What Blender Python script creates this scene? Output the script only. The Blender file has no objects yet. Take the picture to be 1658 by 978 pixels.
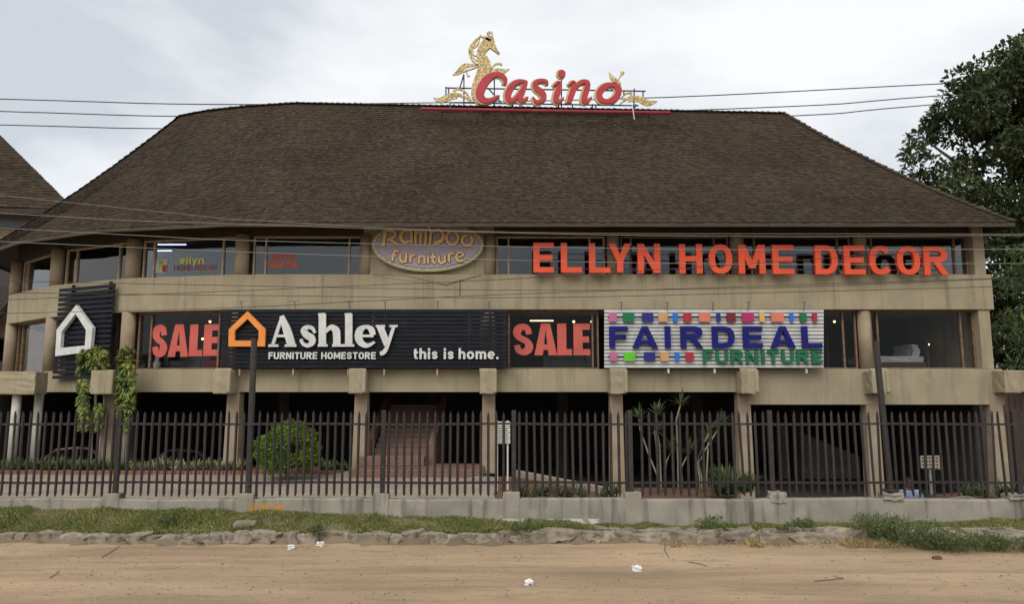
import bpy, bmesh, math, random
import numpy as np
from mathutils import Vector, Matrix
from mathutils.geometry import tessellate_polygon
random.seed(7); RNG = np.random.default_rng(7)
S = bpy.context.scene; COL = S.collection
R = math.radians; PI = math.pi

# ------------------------------------------------------------------ camera, sky, sun, exposure
FPX = 1170.0; PITCH = R(7.2); CAMZ = 2.5
cam_d = bpy.data.cameras.new('camera'); cam = bpy.data.objects.new('camera', cam_d); COL.objects.link(cam)
cam.location = (0, 0, CAMZ); cam.rotation_euler = (PI/2 + PITCH, 0, 0)
cam_d.sensor_width = 36; cam_d.lens = FPX/1658*36; cam_d.clip_end = 2000; cam_d.clip_start = .05
S.camera = cam
S.view_settings.view_transform = 'Standard'; S.view_settings.look = 'None'
S.view_settings.exposure = 0.64; S.view_settings.gamma = 1
SUN_EL, SUN_AZ = R(44), R(200)          # high, from behind the camera
W = bpy.data.worlds.new('World'); S.world = W; W.use_nodes = True
nt = W.node_tree; nt.nodes.clear()
def N(t, **k):
    n = nt.nodes.new(t)
    for a, b in k.items(): setattr(n, a, b)
    return n
wo = N('ShaderNodeOutputWorld'); mixw = N('ShaderNodeMixShader'); b1 = N('ShaderNodeBackground'); b2 = N('ShaderNodeBackground')
sky = N('ShaderNodeTexSky'); sky.sky_type = 'NISHITA'; sky.sun_disc = False; sky.sun_elevation = SUN_EL; sky.sun_rotation = SUN_AZ
b1.inputs[1].default_value = .1; b2.inputs[1].default_value = .70
tc = N('ShaderNodeTexCoord'); mp = N('ShaderNodeMapping'); mp.inputs['Scale'].default_value = (-1.0, 1.0, 2.2); mp.inputs['Location'].default_value = (3.1, .62, .35)
nz = N('ShaderNodeTexNoise'); nz.inputs['Scale'].default_value = 1.9; nz.inputs['Detail'].default_value = 6; nz.inputs['Roughness'].default_value = .52; nz.inputs['Distortion'].default_value = .25
rp = N('ShaderNodeValToRGB'); e = rp.color_ramp.elements
e[0].position = .41; e[0].color = (.60, .64, .68, 1); e[1].position = .63; e[1].color = (.94, .945, .95, 1)
m = rp.color_ramp.elements.new(.51); m.color = (.80, .825, .85, 1)
L = nt.links.new
L(tc.outputs['Generated'], mp.inputs[0]); L(mp.outputs[0], nz.inputs[0]); L(nz.outputs[0], rp.inputs[0]); L(rp.outputs[0], b2.inputs[0])
L(sky.outputs[0], b1.inputs[0]); mixw.inputs[0].default_value = .93
L(b1.outputs[0], mixw.inputs[1]); L(b2.outputs[0], mixw.inputs[2]); L(mixw.outputs[0], wo.inputs[0])
sd = bpy.data.lights.new('sun', 'SUN'); sd.energy = 1.25; sd.angle = R(50); sd.color = (1, .96, .9)
sun = bpy.data.objects.new('sun', sd); COL.objects.link(sun)
sdir = Vector((math.sin(SUN_AZ)*math.cos(SUN_EL), math.cos(SUN_AZ)*math.cos(SUN_EL), math.sin(SUN_EL)))
sun.rotation_euler = (-sdir).to_track_quat('-Z', 'Y').to_euler()
S.cycles.max_bounces = 6; S.cycles.transparent_max_bounces = 12; S.cycles.diffuse_bounces = 3
S.cycles.use_denoising = True

# ------------------------------------------------------------------ photograph measurements -> world points
def ray(px, py):
    x = (px-829)/FPX; y = (489-py)/FPX; c, s = math.cos(PITCH), math.sin(PITCH)
    return Vector((x, c - y*s, s + y*c))
def P(px, py, D):
    r = ray(px, py); r = r*(D/r.y); return Vector((r.x, r.y, r.z + CAMZ))
class Plane:
    """a vertical plane through ground point a (x, y) with direction d; u along it, n towards the road"""
    def __init__(s, a, d):
        s.a = Vector(a).to_2d(); s.d = Vector(d).to_2d().normalized(); s.n = Vector((s.d.y, -s.d.x))
    def hit(s, px, py):
        r = ray(px, py); k = s.a.dot(s.n)/(r.x*s.n.x + r.y*s.n.y); p = r*k
        return ((p.to_2d()-s.a).dot(s.d), p.z + CAMZ)
    def at(s, u, z, n=0):
        q = s.a + s.d*u + s.n*n; return (q.x, q.y, z)
def flat(D): return Plane((0, D), (1, 0))

# ------------------------------------------------------------------ materials
MATS = {}
def mat(name, c1, c2=None, scale=6, rough=.8, bump=0, bscale=40, spec=.3, metal=0, island=0, objrnd=0, stretch=(1, 1, 1), emit=None, estr=0, lo=.35, hi=.65, detail=5, transl=0):
    m = bpy.data.materials.new(name); m.use_nodes = True; t = m.node_tree; n = t.nodes; b = n['Principled BSDF']
    b.inputs['Roughness'].default_value = rough; b.inputs['Specular IOR Level'].default_value = spec; b.inputs['Metallic'].default_value = metal
    c2 = c2 or tuple(x*.8 for x in c1)
    co = n.new('ShaderNodeTexCoord'); ma = n.new('ShaderNodeMapping'); ma.inputs['Scale'].default_value = stretch
    t.links.new(co.outputs['Object'], ma.inputs[0])
    no = n.new('ShaderNodeTexNoise'); no.inputs['Scale'].default_value = scale; no.inputs['Detail'].default_value = detail
    t.links.new(ma.outputs[0], no.inputs[0])
    mr = n.new('ShaderNodeMapRange'); mr.inputs[1].default_value = lo; mr.inputs[2].default_value = hi
    t.links.new(no.outputs[0], mr.inputs[0])
    mx = n.new('ShaderNodeMix'); mx.data_type = 'RGBA'; mx.inputs[6].default_value = (*c1, 1); mx.inputs[7].default_value = (*c2, 1)
    t.links.new(mr.outputs[0], mx.inputs[0]); last = mx.outputs[2]
    for amt, node, sock in ((island, 'ShaderNodeNewGeometry', 'Random Per Island'), (objrnd, 'ShaderNodeObjectInfo', 'Random')):
        if amt:
            g = n.new(node); r2 = n.new('ShaderNodeMapRange'); r2.inputs[3].default_value = 1-amt; r2.inputs[4].default_value = 1+amt
            t.links.new(g.outputs[sock], r2.inputs[0])
            vm = n.new('ShaderNodeVectorMath'); vm.operation = 'SCALE'; t.links.new(last, vm.inputs[0]); t.links.new(r2.outputs[0], vm.inputs['Scale']); last = vm.outputs[0]
    t.links.new(last, b.inputs['Base Color'])
    if bump:
        nb = n.new('ShaderNodeTexNoise'); nb.inputs['Scale'].default_value = bscale; nb.inputs['Detail'].default_value = 6
        t.links.new(ma.outputs[0], nb.inputs[0])
        bp = n.new('ShaderNodeBump'); bp.inputs['Strength'].default_value = min(1, bump); bp.inputs['Distance'].default_value = .02
        t.links.new(nb.outputs[0], bp.inputs['Height']); t.links.new(bp.outputs[0], b.inputs['Normal'])
    if emit: b.inputs['Emission Color'].default_value = (*emit, 1); b.inputs['Emission Strength'].default_value = estr
    if transl:
        tr = n.new('ShaderNodeBsdfTranslucent'); ms = n.new('ShaderNodeMixShader'); ms.inputs[0].default_value = transl
        t.links.new(last, tr.inputs[0]); t.links.new(b.outputs[0], ms.inputs[1]); t.links.new(tr.outputs[0], ms.inputs[2])
        t.links.new(ms.outputs[0], n['Material Output'].inputs[0])
    MATS[name] = m; m['last'] = 1
    return m
def overlay(m, col, scale, lo, hi, stretch=(1, 1, 1), fac=1.0, seed=0, box=None):
    """one more layer of stain: noise mask, optionally limited to a box of object coordinates (x0,x1,z0,z1)"""
    t = m.node_tree; n = t.nodes; b = n['Principled BSDF']; prev = b.inputs['Base Color'].links[0].from_socket
    co = n.new('ShaderNodeTexCoord'); ma = n.new('ShaderNodeMapping'); ma.inputs['Scale'].default_value = stretch; ma.inputs['Location'].default_value = (seed, seed*.7, seed*.3)
    t.links.new(co.outputs['Object'], ma.inputs[0])
    no = n.new('ShaderNodeTexNoise'); no.inputs['Scale'].default_value = scale; no.inputs['Detail'].default_value = 5; t.links.new(ma.outputs[0], no.inputs[0])
    mr = n.new('ShaderNodeMapRange'); mr.inputs[1].default_value = lo; mr.inputs[2].default_value = hi; mr.inputs[4].default_value = fac; t.links.new(no.outputs[0], mr.inputs[0]); f = mr.outputs[0]
    if box:
        sx = n.new('ShaderNodeSeparateXYZ'); t.links.new(co.outputs['Object'], sx.inputs[0])
        for ax, a0, a1 in ((0, box[0], box[1]), (2, box[2], box[3])):
            for lim, op in ((a0, 'GREATER_THAN'), (a1, 'LESS_THAN')):
                q = n.new('ShaderNodeMath'); q.operation = op; q.inputs[1].default_value = lim; t.links.new(sx.outputs[ax], q.inputs[0])
                p = n.new('ShaderNodeMath'); p.operation = 'MULTIPLY'; t.links.new(f, p.inputs[0]); t.links.new(q.outputs[0], p.inputs[1]); f = p.outputs[0]
    mx = n.new('ShaderNodeMix'); mx.data_type = 'RGBA'; mx.inputs[7].default_value = (*col, 1)
    t.links.new(prev, mx.inputs[6]); t.links.new(f, mx.inputs[0]); t.links.new(mx.outputs[2], b.inputs['Base Color'])
    return m
CONC = mat('beige concrete', (.375, .318, .21), (.315, .266, .175), 1.2, .9, .25, 60)
overlay(CONC, (.20, .165, .11), 1.6, .54, .78, (2.4, 2.4, .22), .75, 3)
overlay(CONC, (.17, .14, .095), 2.6, .57, .74, (7, 7, .16), .45, 21)
overlay(CONC, (.40, .345, .25), 2.2, .60, .8, (1, 1, 1), .6, 9)
COLM = mat('column concrete', (.36, .29, .20), (.28, .22, .15), 2, .9, .25, 50)
overlay(COLM, (.34, .20, .07), 3, .55, .75, (2, 2, .5), .6, 5)
WHT_COL = mat('whitewashed column', (.55, .52, .46), (.42, .39, .33), 3, .85, .2, 40)
WALLC = mat('boundary wall concrete', (.34, .31, .25), (.25, .23, .185), 2.0, .95, .4, 45)
overlay(WALLC, (.105, .095, .075), 2.4, .53, .72, (2.6, 1, .25), .85, 2)
overlay(WALLC, (.44, .42, .37), 4, .6, .8, (1, 1, 1), .6, 8)
overlay(WALLC, (.52, .24, .03), 9, .42, .55, (1, 1, 1), .8, 3, (-4.86, -4.2, .34, .48))
overlay(WALLC, (.62, .61, .57), 6, .46, .54, (1, 1, 1.5), .9, 5, (-.7, 1.6, .08, .2))
SHING = mat('cedar shingle', (.068, .051, .037), (.052, .039, .029), .45, .95, .3, 60, island=.26, spec=.12)
overlay(SHING, (.060, .052, .028), .3, .5, .75, (1, 1, 1), .4, 4)
overlay(SHING, (.045, .032, .022), .8, .55, .75, (2, 2, .35), .45, 14)
DECK = mat('roof deck', (.04, .032, .026))
WOODD = mat('dark stained wood', (.052, .038, .028), (.032, .024, .018), 5, .7)
FRAME = mat('weathered frame wood', (.24, .155, .095), (.15, .09, .055), 7, .7, .2)
FRAMEL = mat('pale frame wood', (.46, .35, .25), (.33, .24, .16), 7, .7, .2)
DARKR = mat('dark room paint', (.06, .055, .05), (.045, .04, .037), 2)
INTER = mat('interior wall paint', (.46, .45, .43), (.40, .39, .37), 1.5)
CEIL = mat('interior ceiling', (.42, .41, .40))
FLOORI = mat('interior floor', (.16, .13, .10))
NAVY = mat('black blue slat metal', (.011, .013, .019), (.008, .009, .013), 3, .6, spec=.2, objrnd=.25)
NAVYP = mat('black sign panel', (.009, .010, .014), (.007, .008, .011), 3, .6, spec=.2)
WSLAT = mat('white slat metal', (.62, .62, .60), (.5, .5, .48), 3, .5, objrnd=.06)
overlay(WSLAT, (.34, .32, .27), 1.4, .55, .8, (3, 3, 1), .6, 4)
WLET = mat('off white letter', (.66, .66, .63), (.56, .56, .53), 4, .45)
GLET = mat('letter return', (.33, .33, .31))
ORAN = mat('orange letter', (.83, .285, .055), (.75, .25, .05), 3, .45)
REDO = mat('red orange letter', (.82, .10, .035), (.72, .085, .03), 2, .45)
REDSIDE = mat('letter side red', (.45, .07, .03))
SALEM = mat('faded red vinyl', (.62, .12, .09), (.52, .10, .08), 2, .6)
BLUEL = mat('navy blue letter', (.010, .011, .17), (.008, .009, .135), 2, .5, spec=.2)
GREENL = mat('green letter', (.008, .15, .06), (.006, .12, .05), 2, .4)
CASR = mat('casino red', (.46, .036, .05), (.38, .03, .04), 3, .45)
CAST = mat('casino cream edge', (.62, .48, .27), (.5, .38, .2), 3, .5)
GOLD = mat('speckled gold', (.70, .55, .26), (.30, .22, .10), 14, .5, .3, 25, lo=.42, hi=.58, detail=2)
STEEL = mat('grey blue steel', (.07, .075, .11), (.05, .05, .07), 5, .55)
REDBAR = mat('red neon channel', (.30, .035, .05), (.22, .03, .04), 3, .5)
OVALM = mat('painted oval board', (.34, .29, .39), (.40, .33, .37), 3, .6, stretch=(.6, 1, 2))
overlay(OVALM, (.44, .37, .33), 4, .5, .75, (1, 1, 1.5), .5, 6)
OVALR = mat('oval green rim', (.30, .36, .25), (.42, .42, .28), 6, .6)
YLET = mat('yellow letter', (.78, .58, .24), (.66, .42, .18), 6, .5)
BLET = mat('brown letter edge', (.16, .06, .05))
FENCE = mat('brown fence paint', (.036, .030, .029), (.025, .021, .021), 9, .55, .1, spec=.4, objrnd=.22)
overlay(FENCE, (.085, .055, .04), 14, .58, .72, (1, 1, .6), .6, 3)
GALV = mat('galvanised steel', (.30, .29, .27), (.22, .21, .2), 8, .5, metal=.3)
BRICK = mat('red brick', (.27, .125, .085), (.19, .085, .06), 9, .9, .4, 60)
MULCH = mat('red brown soil', (.15, .075, .045), (.09, .05, .03), 6, .95, .8, 40)
STONEM = mat('dusty kerb stone', (.33, .275, .205), (.17, .14, .105), 4, .95, .9, 22, objrnd=.18)
ROCKM = mat('grey rock', (.235, .20, .14), (.24, .21, .16), 6, .95, .8, 20)
WHITEP = mat('white plastic litter', (.75, .75, .74), (.66, .66, .65), 5, .5)
SIGNW = mat('sign board white', (.62, .60, .52), (.52, .5, .43), 4, .6)
SIGNT = mat('sign board tan', (.34, .29, .21), (.27, .23, .16), 4, .6)
INK = mat('sign ink', (.06, .05, .045))
TUBE = mat('lit tube', (.8, .8, 1), emit=(.62, .66, 1), estr=2.2)
WARM = mat('lit warm lamp', (1, .8, .5), emit=(1, .72, .32), estr=3.0)
SKIN = mat('brown skin', (.12, .068, .046), (.10, .055, .038), 8, .55)
SHIRT = mat('pale blue cloth', (.27, .33, .48), (.20, .25, .38), 5, .9, .2)
TROUS = mat('dark cloth', (.03, .032, .045))
HAIRM = mat('black hair', (.012, .010, .010))
LEAF = mat('tree leaf', (.088, .112, .042), (.038, .056, .022), .35, .6, island=.5, spec=.25, transl=.2)
LEAFB = mat('bush leaf', (.17, .26, .035), (.08, .135, .025), 2.0, .6, island=.45, spec=.25, transl=.25)
LEAFV = mat('variegated leaf', (.33, .35, .085), (.075, .125, .035), 2.5, .55, island=.55, spec=.3, transl=.2)
LEAFD = mat('dracaena leaf', (.11, .15, .06), (.06, .09, .035), 3, .55, island=.4, transl=.2)
LEAFC = mat('feathery leaf', (.14, .19, .065), (.075, .11, .038), 1.5, .6, island=.4, transl=.2)
LEAFP = mat('border plant leaf', (.46, .42, .22), (.16, .20, .08), 3, .6, island=.5, transl=.15)
GRASS = mat('grass blade', (.29, .285, .105), (.185, .215, .062), 1.4, .7, island=.45, transl=.25)
overlay(REDO, (.58, .09, .045), 3, .52, .75, (2, 2, .4), .6, 3); overlay(GREENL, (.03, .14, .08), 3, .55, .8, (2, 2, .4), .6, 5)
overlay(WLET, (.42, .40, .35), 2.5, .54, .78, (3, 3, .4), .55, 7); overlay(SALEM, (.42, .13, .11), 3, .52, .7, (1, 1, .8), .55, 8); overlay(NAVY, (.035, .036, .038), 3, .55, .8, (1, 1, 3), .5, 2)
DRYG = mat('dry straw', (.42, .31, .15), (.30, .22, .10), 3, .8, island=.3)
WEED = mat('weed leaf', (.14, .17, .065), (.085, .115, .04), 2, .7, island=.45, transl=.2)
BARK = mat('bark', (.13, .10, .075), (.08, .06, .045), 6, .95, .7, 25, stretch=(2, 2, .4))
PALEBK = mat('pale stem', (.30, .26, .19), (.22, .19, .13), 8, .9, stretch=(1, 1, 4))
WIREL = mat('aluminium wire', (.30, .285, .26))
WIRED = mat('black wire', (.05, .048, .045))
CARA = mat('maroon car paint', (.15, .06, .05), (.13, .05, .045), 2, .3, spec=.5)
CARB = mat('dark grey car paint', (.06, .062, .066), (.05, .05, .055), 2, .3, spec=.5)
RUBB = mat('rubber', (.02, .02, .02))
SOFA = mat('sofa fabric', (.16, .16, .165)); SOFR = mat('red cushion fabric', (.45, .09, .04)); LINEN = mat('bed linen', (.62, .62, .6)); DWOOD = mat('furniture wood', (.12, .07, .04))
BLUEG = mat('blue grey gutter', (.16, .20, .25)); TANW = mat('tan render', (.33, .25, .165), (.25, .19, .125), 1.5, .9, .2); DOVE = mat('grey curtain', (.36, .36, .35), (.22, .21, .19), 6, .9, stretch=(6, 6, .6))
YELB = mat('pale yellow board', (.60, .56, .38), (.52, .48, .32), 2)
def glass(name, tint, refl):
    m = bpy.data.materials.new(name); m.use_nodes = True; t = m.node_tree; n = t.nodes; n.remove(n['Principled BSDF'])
    tr = n.new('ShaderNodeBsdfTransparent'); tr.inputs[0].default_value = (*tint, 1)
    gl = n.new('ShaderNodeBsdfGlossy'); gl.inputs['Roughness'].default_value = .03; gl.inputs[0].default_value = (1, 1, 1, 1)
    lw = n.new('ShaderNodeFresnel'); lw.inputs[0].default_value = 1.5
    mr = n.new('ShaderNodeMath'); mr.operation = 'MULTIPLY'; mr.inputs[1].default_value = refl
    nb = n.new('ShaderNodeTexNoise'); nb.inputs['Scale'].default_value = .8; bp = n.new('ShaderNodeBump'); bp.inputs['Strength'].default_value = .15; bp.inputs['Distance'].default_value = .05
    co = n.new('ShaderNodeTexCoord'); t.links.new(co.outputs['Object'], nb.inputs[0]); t.links.new(nb.outputs[0], bp.inputs['Height']); t.links.new(bp.outputs[0], gl.inputs['Normal'])
    mx = n.new('ShaderNodeMixShader'); t.links.new(lw.outputs[0], mr.inputs[0]); t.links.new(mr.outputs[0], mx.inputs[0]); t.links.new(tr.outputs[0], mx.inputs[1]); t.links.new(gl.outputs[0], mx.inputs[2])
    t.links.new(mx.outputs[0], n['Material Output'].inputs[0]); return m
GLASS = glass('window glass', (.75, .78, .80), 1.45); GLASSL = glass('lower window glass', (.85, .86, .87), .24)
CGLASS = glass('car glass', (.2, .22, .22), 1.2)

def dirt_mat(name, c1, c2, c3):
    m = mat(name, c1, c2, .55, .97, .9, 9, spec=.1, lo=.38, hi=.62, detail=8)
    overlay(m, c3, 1.1, .50, .68, (.16, 1.5, 1), .75, 4); overlay(m, tuple(x*.7 for x in c1), 1.3, .53, .66, (.05, 2.2, 1), .5, 51); overlay(m, tuple(min(1, x*1.2) for x in c1), .9, .52, .68, (.2, 1.7, 1), .6, 31)
    overlay(m, tuple(x*.58 for x in c1), 3.5, .56, .72, (.35, 1.6, 1), .65, 11); overlay(m, tuple(x*.62 for x in c1), 12, .58, .7, (.35, 1.2, 1), .6, 41)
    overlay(m, tuple(min(1, x*1.25) for x in c1), 26, .60, .70, (1, 1, 1), .5, 17)
    overlay(m, tuple(x*.5 for x in c1), 34, .64, .72, (1, 1, 1), .6, 23)
    return m
DIRT = dirt_mat('ochre dirt', (.40, .285, .182), (.33, .235, .15), (.235, .168, .108))
VERGE = dirt_mat('verge soil', (.20, .155, .105), (.155, .12, .08), (.11, .09, .055))
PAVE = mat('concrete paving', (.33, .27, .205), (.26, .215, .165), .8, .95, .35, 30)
overlay(PAVE, (.17, .14, .105), 3, .56, .7, (.4, 2, 1), .6, 4)
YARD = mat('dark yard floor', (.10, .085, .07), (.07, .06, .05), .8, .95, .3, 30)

# ------------------------------------------------------------------ builders
ORG = {}
def tag(o, label=None, cat=None, group=None, kind=None):
    for k, v in (('label', label), ('category', cat), ('group', group), ('kind', kind)):
        if v: o[k] = v
    return o
def thing(name, label, cat, loc=(0, 0, 0), group=None):
    o = bpy.data.objects.new(name, None); COL.objects.link(o); o.location = loc; o.empty_display_size = .2
    ORG[o.name] = Vector(loc); return tag(o, label, cat, group)
class MB:
    def __init__(s): s.v = []; s.f = []
    def add(s, vs, fs):
        k = len(s.v); s.v += [tuple(p) for p in vs]; s.f += [tuple(i+k for i in f) for f in fs]; return s
    def box(s, c, d, rz=0, rx=0, ry=0):
        M = Matrix.Rotation(rz, 3, 'Z') @ Matrix.Rotation(ry, 3, 'Y') @ Matrix.Rotation(rx, 3, 'X'); c = Vector(c)
        vs = [c + M @ Vector((x*d[0]/2, y*d[1]/2, z*d[2]/2)) for x in (-1, 1) for y in (-1, 1) for z in (-1, 1)]
        return s.add(vs, [(0, 1, 3, 2), (4, 6, 7, 5), (0, 4, 5, 1), (2, 3, 7, 6), (0, 2, 6, 4), (1, 5, 7, 3)])
    def obox(s, a, b, out, th, z0, z1):
        """box along ground segment a->b, its front face `out` in front of the segment, `th` thick"""
        a, b = Vector(a).to_2d(), Vector(b).to_2d(); d = (b-a).normalized(); n = Vector((d.y, -d.x))
        q = [a+n*out, b+n*out, b+n*(out-th), a+n*(out-th)]
        return s.add([(p.x, p.y, z) for z in (z0, z1) for p in q], [(0, 1, 5, 4), (1, 2, 6, 5), (2, 3, 7, 6), (3, 0, 4, 7), (4, 5, 6, 7), (3, 2, 1, 0)])
    def hexa(s, bot, top):
        return s.add(list(bot)+list(top), [(0, 1, 5, 4), (1, 2, 6, 5), (2, 3, 7, 6), (3, 0, 4, 7), (4, 5, 6, 7), (3, 2, 1, 0)])
    def tube(s, pts, r, n=8, caps=True):
        pts = [Vector(p) for p in pts]; rs = r if isinstance(r, (list, tuple)) else [r]*len(pts); k = len(s.v)
        for i, p in enumerate(pts):
            d = (pts[min(i+1, len(pts)-1)] - pts[max(i-1, 0)]).normalized()
            u = d.cross(Vector((0, 0, 1)) if abs(d.z) < .95 else Vector((1, 0, 0))).normalized(); w = d.cross(u)
            s.v += [tuple(p + (u*math.cos(2*PI*j/n) + w*math.sin(2*PI*j/n))*rs[i]) for j in range(n)]
        for i in range(len(pts)-1):
            for j in range(n): s.f.append((k+i*n+j, k+i*n+(j+1) % n, k+(i+1)*n+(j+1) % n, k+(i+1)*n+j))
        if caps: s.f.append(tuple(k+j for j in range(n))[::-1]); s.f.append(tuple(k+(len(pts)-1)*n+j for j in range(n)))
        return s
    def poly(s, pts, f, d0, d1):
        """prism of a simple outline pts (u, z); f(u, z, n) -> world; from depth d0 to d1"""
        n = len(pts); tri = tessellate_polygon([[Vector((p[0], p[1], 0)) for p in pts]])
        vs = [f(p[0], p[1], d1) for p in pts] + [f(p[0], p[1], d0) for p in pts]
        return s.add(vs, [tuple(t) for t in tri] + [tuple(i+n for i in t[::-1]) for t in tri] + [(i, (i+1) % n, n+(i+1) % n, n+i) for i in range(n)])
    def rib(s, pts, f, d0, d1, closed=False, smooth=4):
        """brush stroke of varying half width: pts (u, z, hw)"""
        if smooth and len(pts) > 2:
            q = []; n = len(pts)
            for i in range(n if closed else n-1):
                g = (lambda k: pts[k % n]) if closed else (lambda k: pts[max(0, min(n-1, k))])
                p0, p1, p2, p3 = g(i-1), g(i), g(i+1), g(i+2)
                for j in range(smooth):
                    t = j/smooth
                    q.append(tuple(.5*(2*p1[c]+(p2[c]-p0[c])*t+(2*p0[c]-5*p1[c]+4*p2[c]-p3[c])*t*t+(3*p1[c]-p0[c]-3*p2[c]+p3[c])*t**3) for c in range(3)))
            if not closed: q.append(pts[-1])
            pts = q
        n = len(pts); k = len(s.v)
        for i, (u, z, h) in enumerate(pts):
            a = pts[(i-1) % n] if closed else pts[max(i-1, 0)]; b = pts[(i+1) % n] if closed else pts[min(i+1, n-1)]
            dx, dz = b[0]-a[0], b[1]-a[1]; l = math.hypot(dx, dz) or 1; ox, oz = -dz/l*abs(h), dx/l*abs(h)
            s.v += [tuple(f(u+ox, z+oz, d1)), tuple(f(u-ox, z-oz, d1)), tuple(f(u+ox, z+oz, d0)), tuple(f(u-ox, z-oz, d0))]
        for i in range(n if closed else n-1):
            a, b = k+4*i, k+4*((i+1) % n)
            s.f += [(a, a+1, b+1, b), (a+2, b+2, b+3, a+3), (a, b, b+2, a+2), (a+1, a+3, b+3, b+1)]
        if not closed: s.f += [(k, k+2, k+3, k+1), (k+4*n-4, k+4*n-3, k+4*n-1, k+4*n-2)]
        return s
    def build(s, name, m, parent=None, kind=None, bevel=0, smooth=False, fix=True, loc=None):
        me = bpy.data.meshes.new(name)
        o0 = ORG[parent.name] if parent else (Vector(loc) if loc is not None else Vector((0, 0, 0)))
        v = np.array(s.v, dtype=float) - np.array(o0)
        me.from_pydata(v.tolist(), [], s.f)
        if fix:
            bm = bmesh.new(); bm.from_mesh(me); bmesh.ops.recalc_face_normals(bm, faces=bm.faces); bm.to_mesh(me); bm.free()
        me.materials.append(m)
        if smooth: me.polygons.foreach_set('use_smooth', [True]*len(me.polygons))
        o = bpy.data.objects.new(name, me); COL.objects.link(o)
        if parent: o.parent = parent
        elif loc is not None: o.location = loc
        ORG[o.name] = o0
        if bevel:
            b = o.modifiers.new('bevel', 'BEVEL'); b.width = bevel; b.segments = 2; b.limit_method = 'ANGLE'
        if kind: o['kind'] = kind
        return o
def copy_tree(o, parent=None):
    c = o.copy(); COL.objects.link(c); c.parent = parent; ORG[c.name] = ORG.get(o.name, Vector())
    for ch in o.children: copy_tree(ch, c)
    return c
def link_copy(src, parent, pos):
    c = src.copy(); COL.objects.link(c); c.parent = parent
    c.location = Vector(pos) - (ORG[parent.name] if parent else Vector()); ORG[c.name] = Vector(pos); return c

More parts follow.
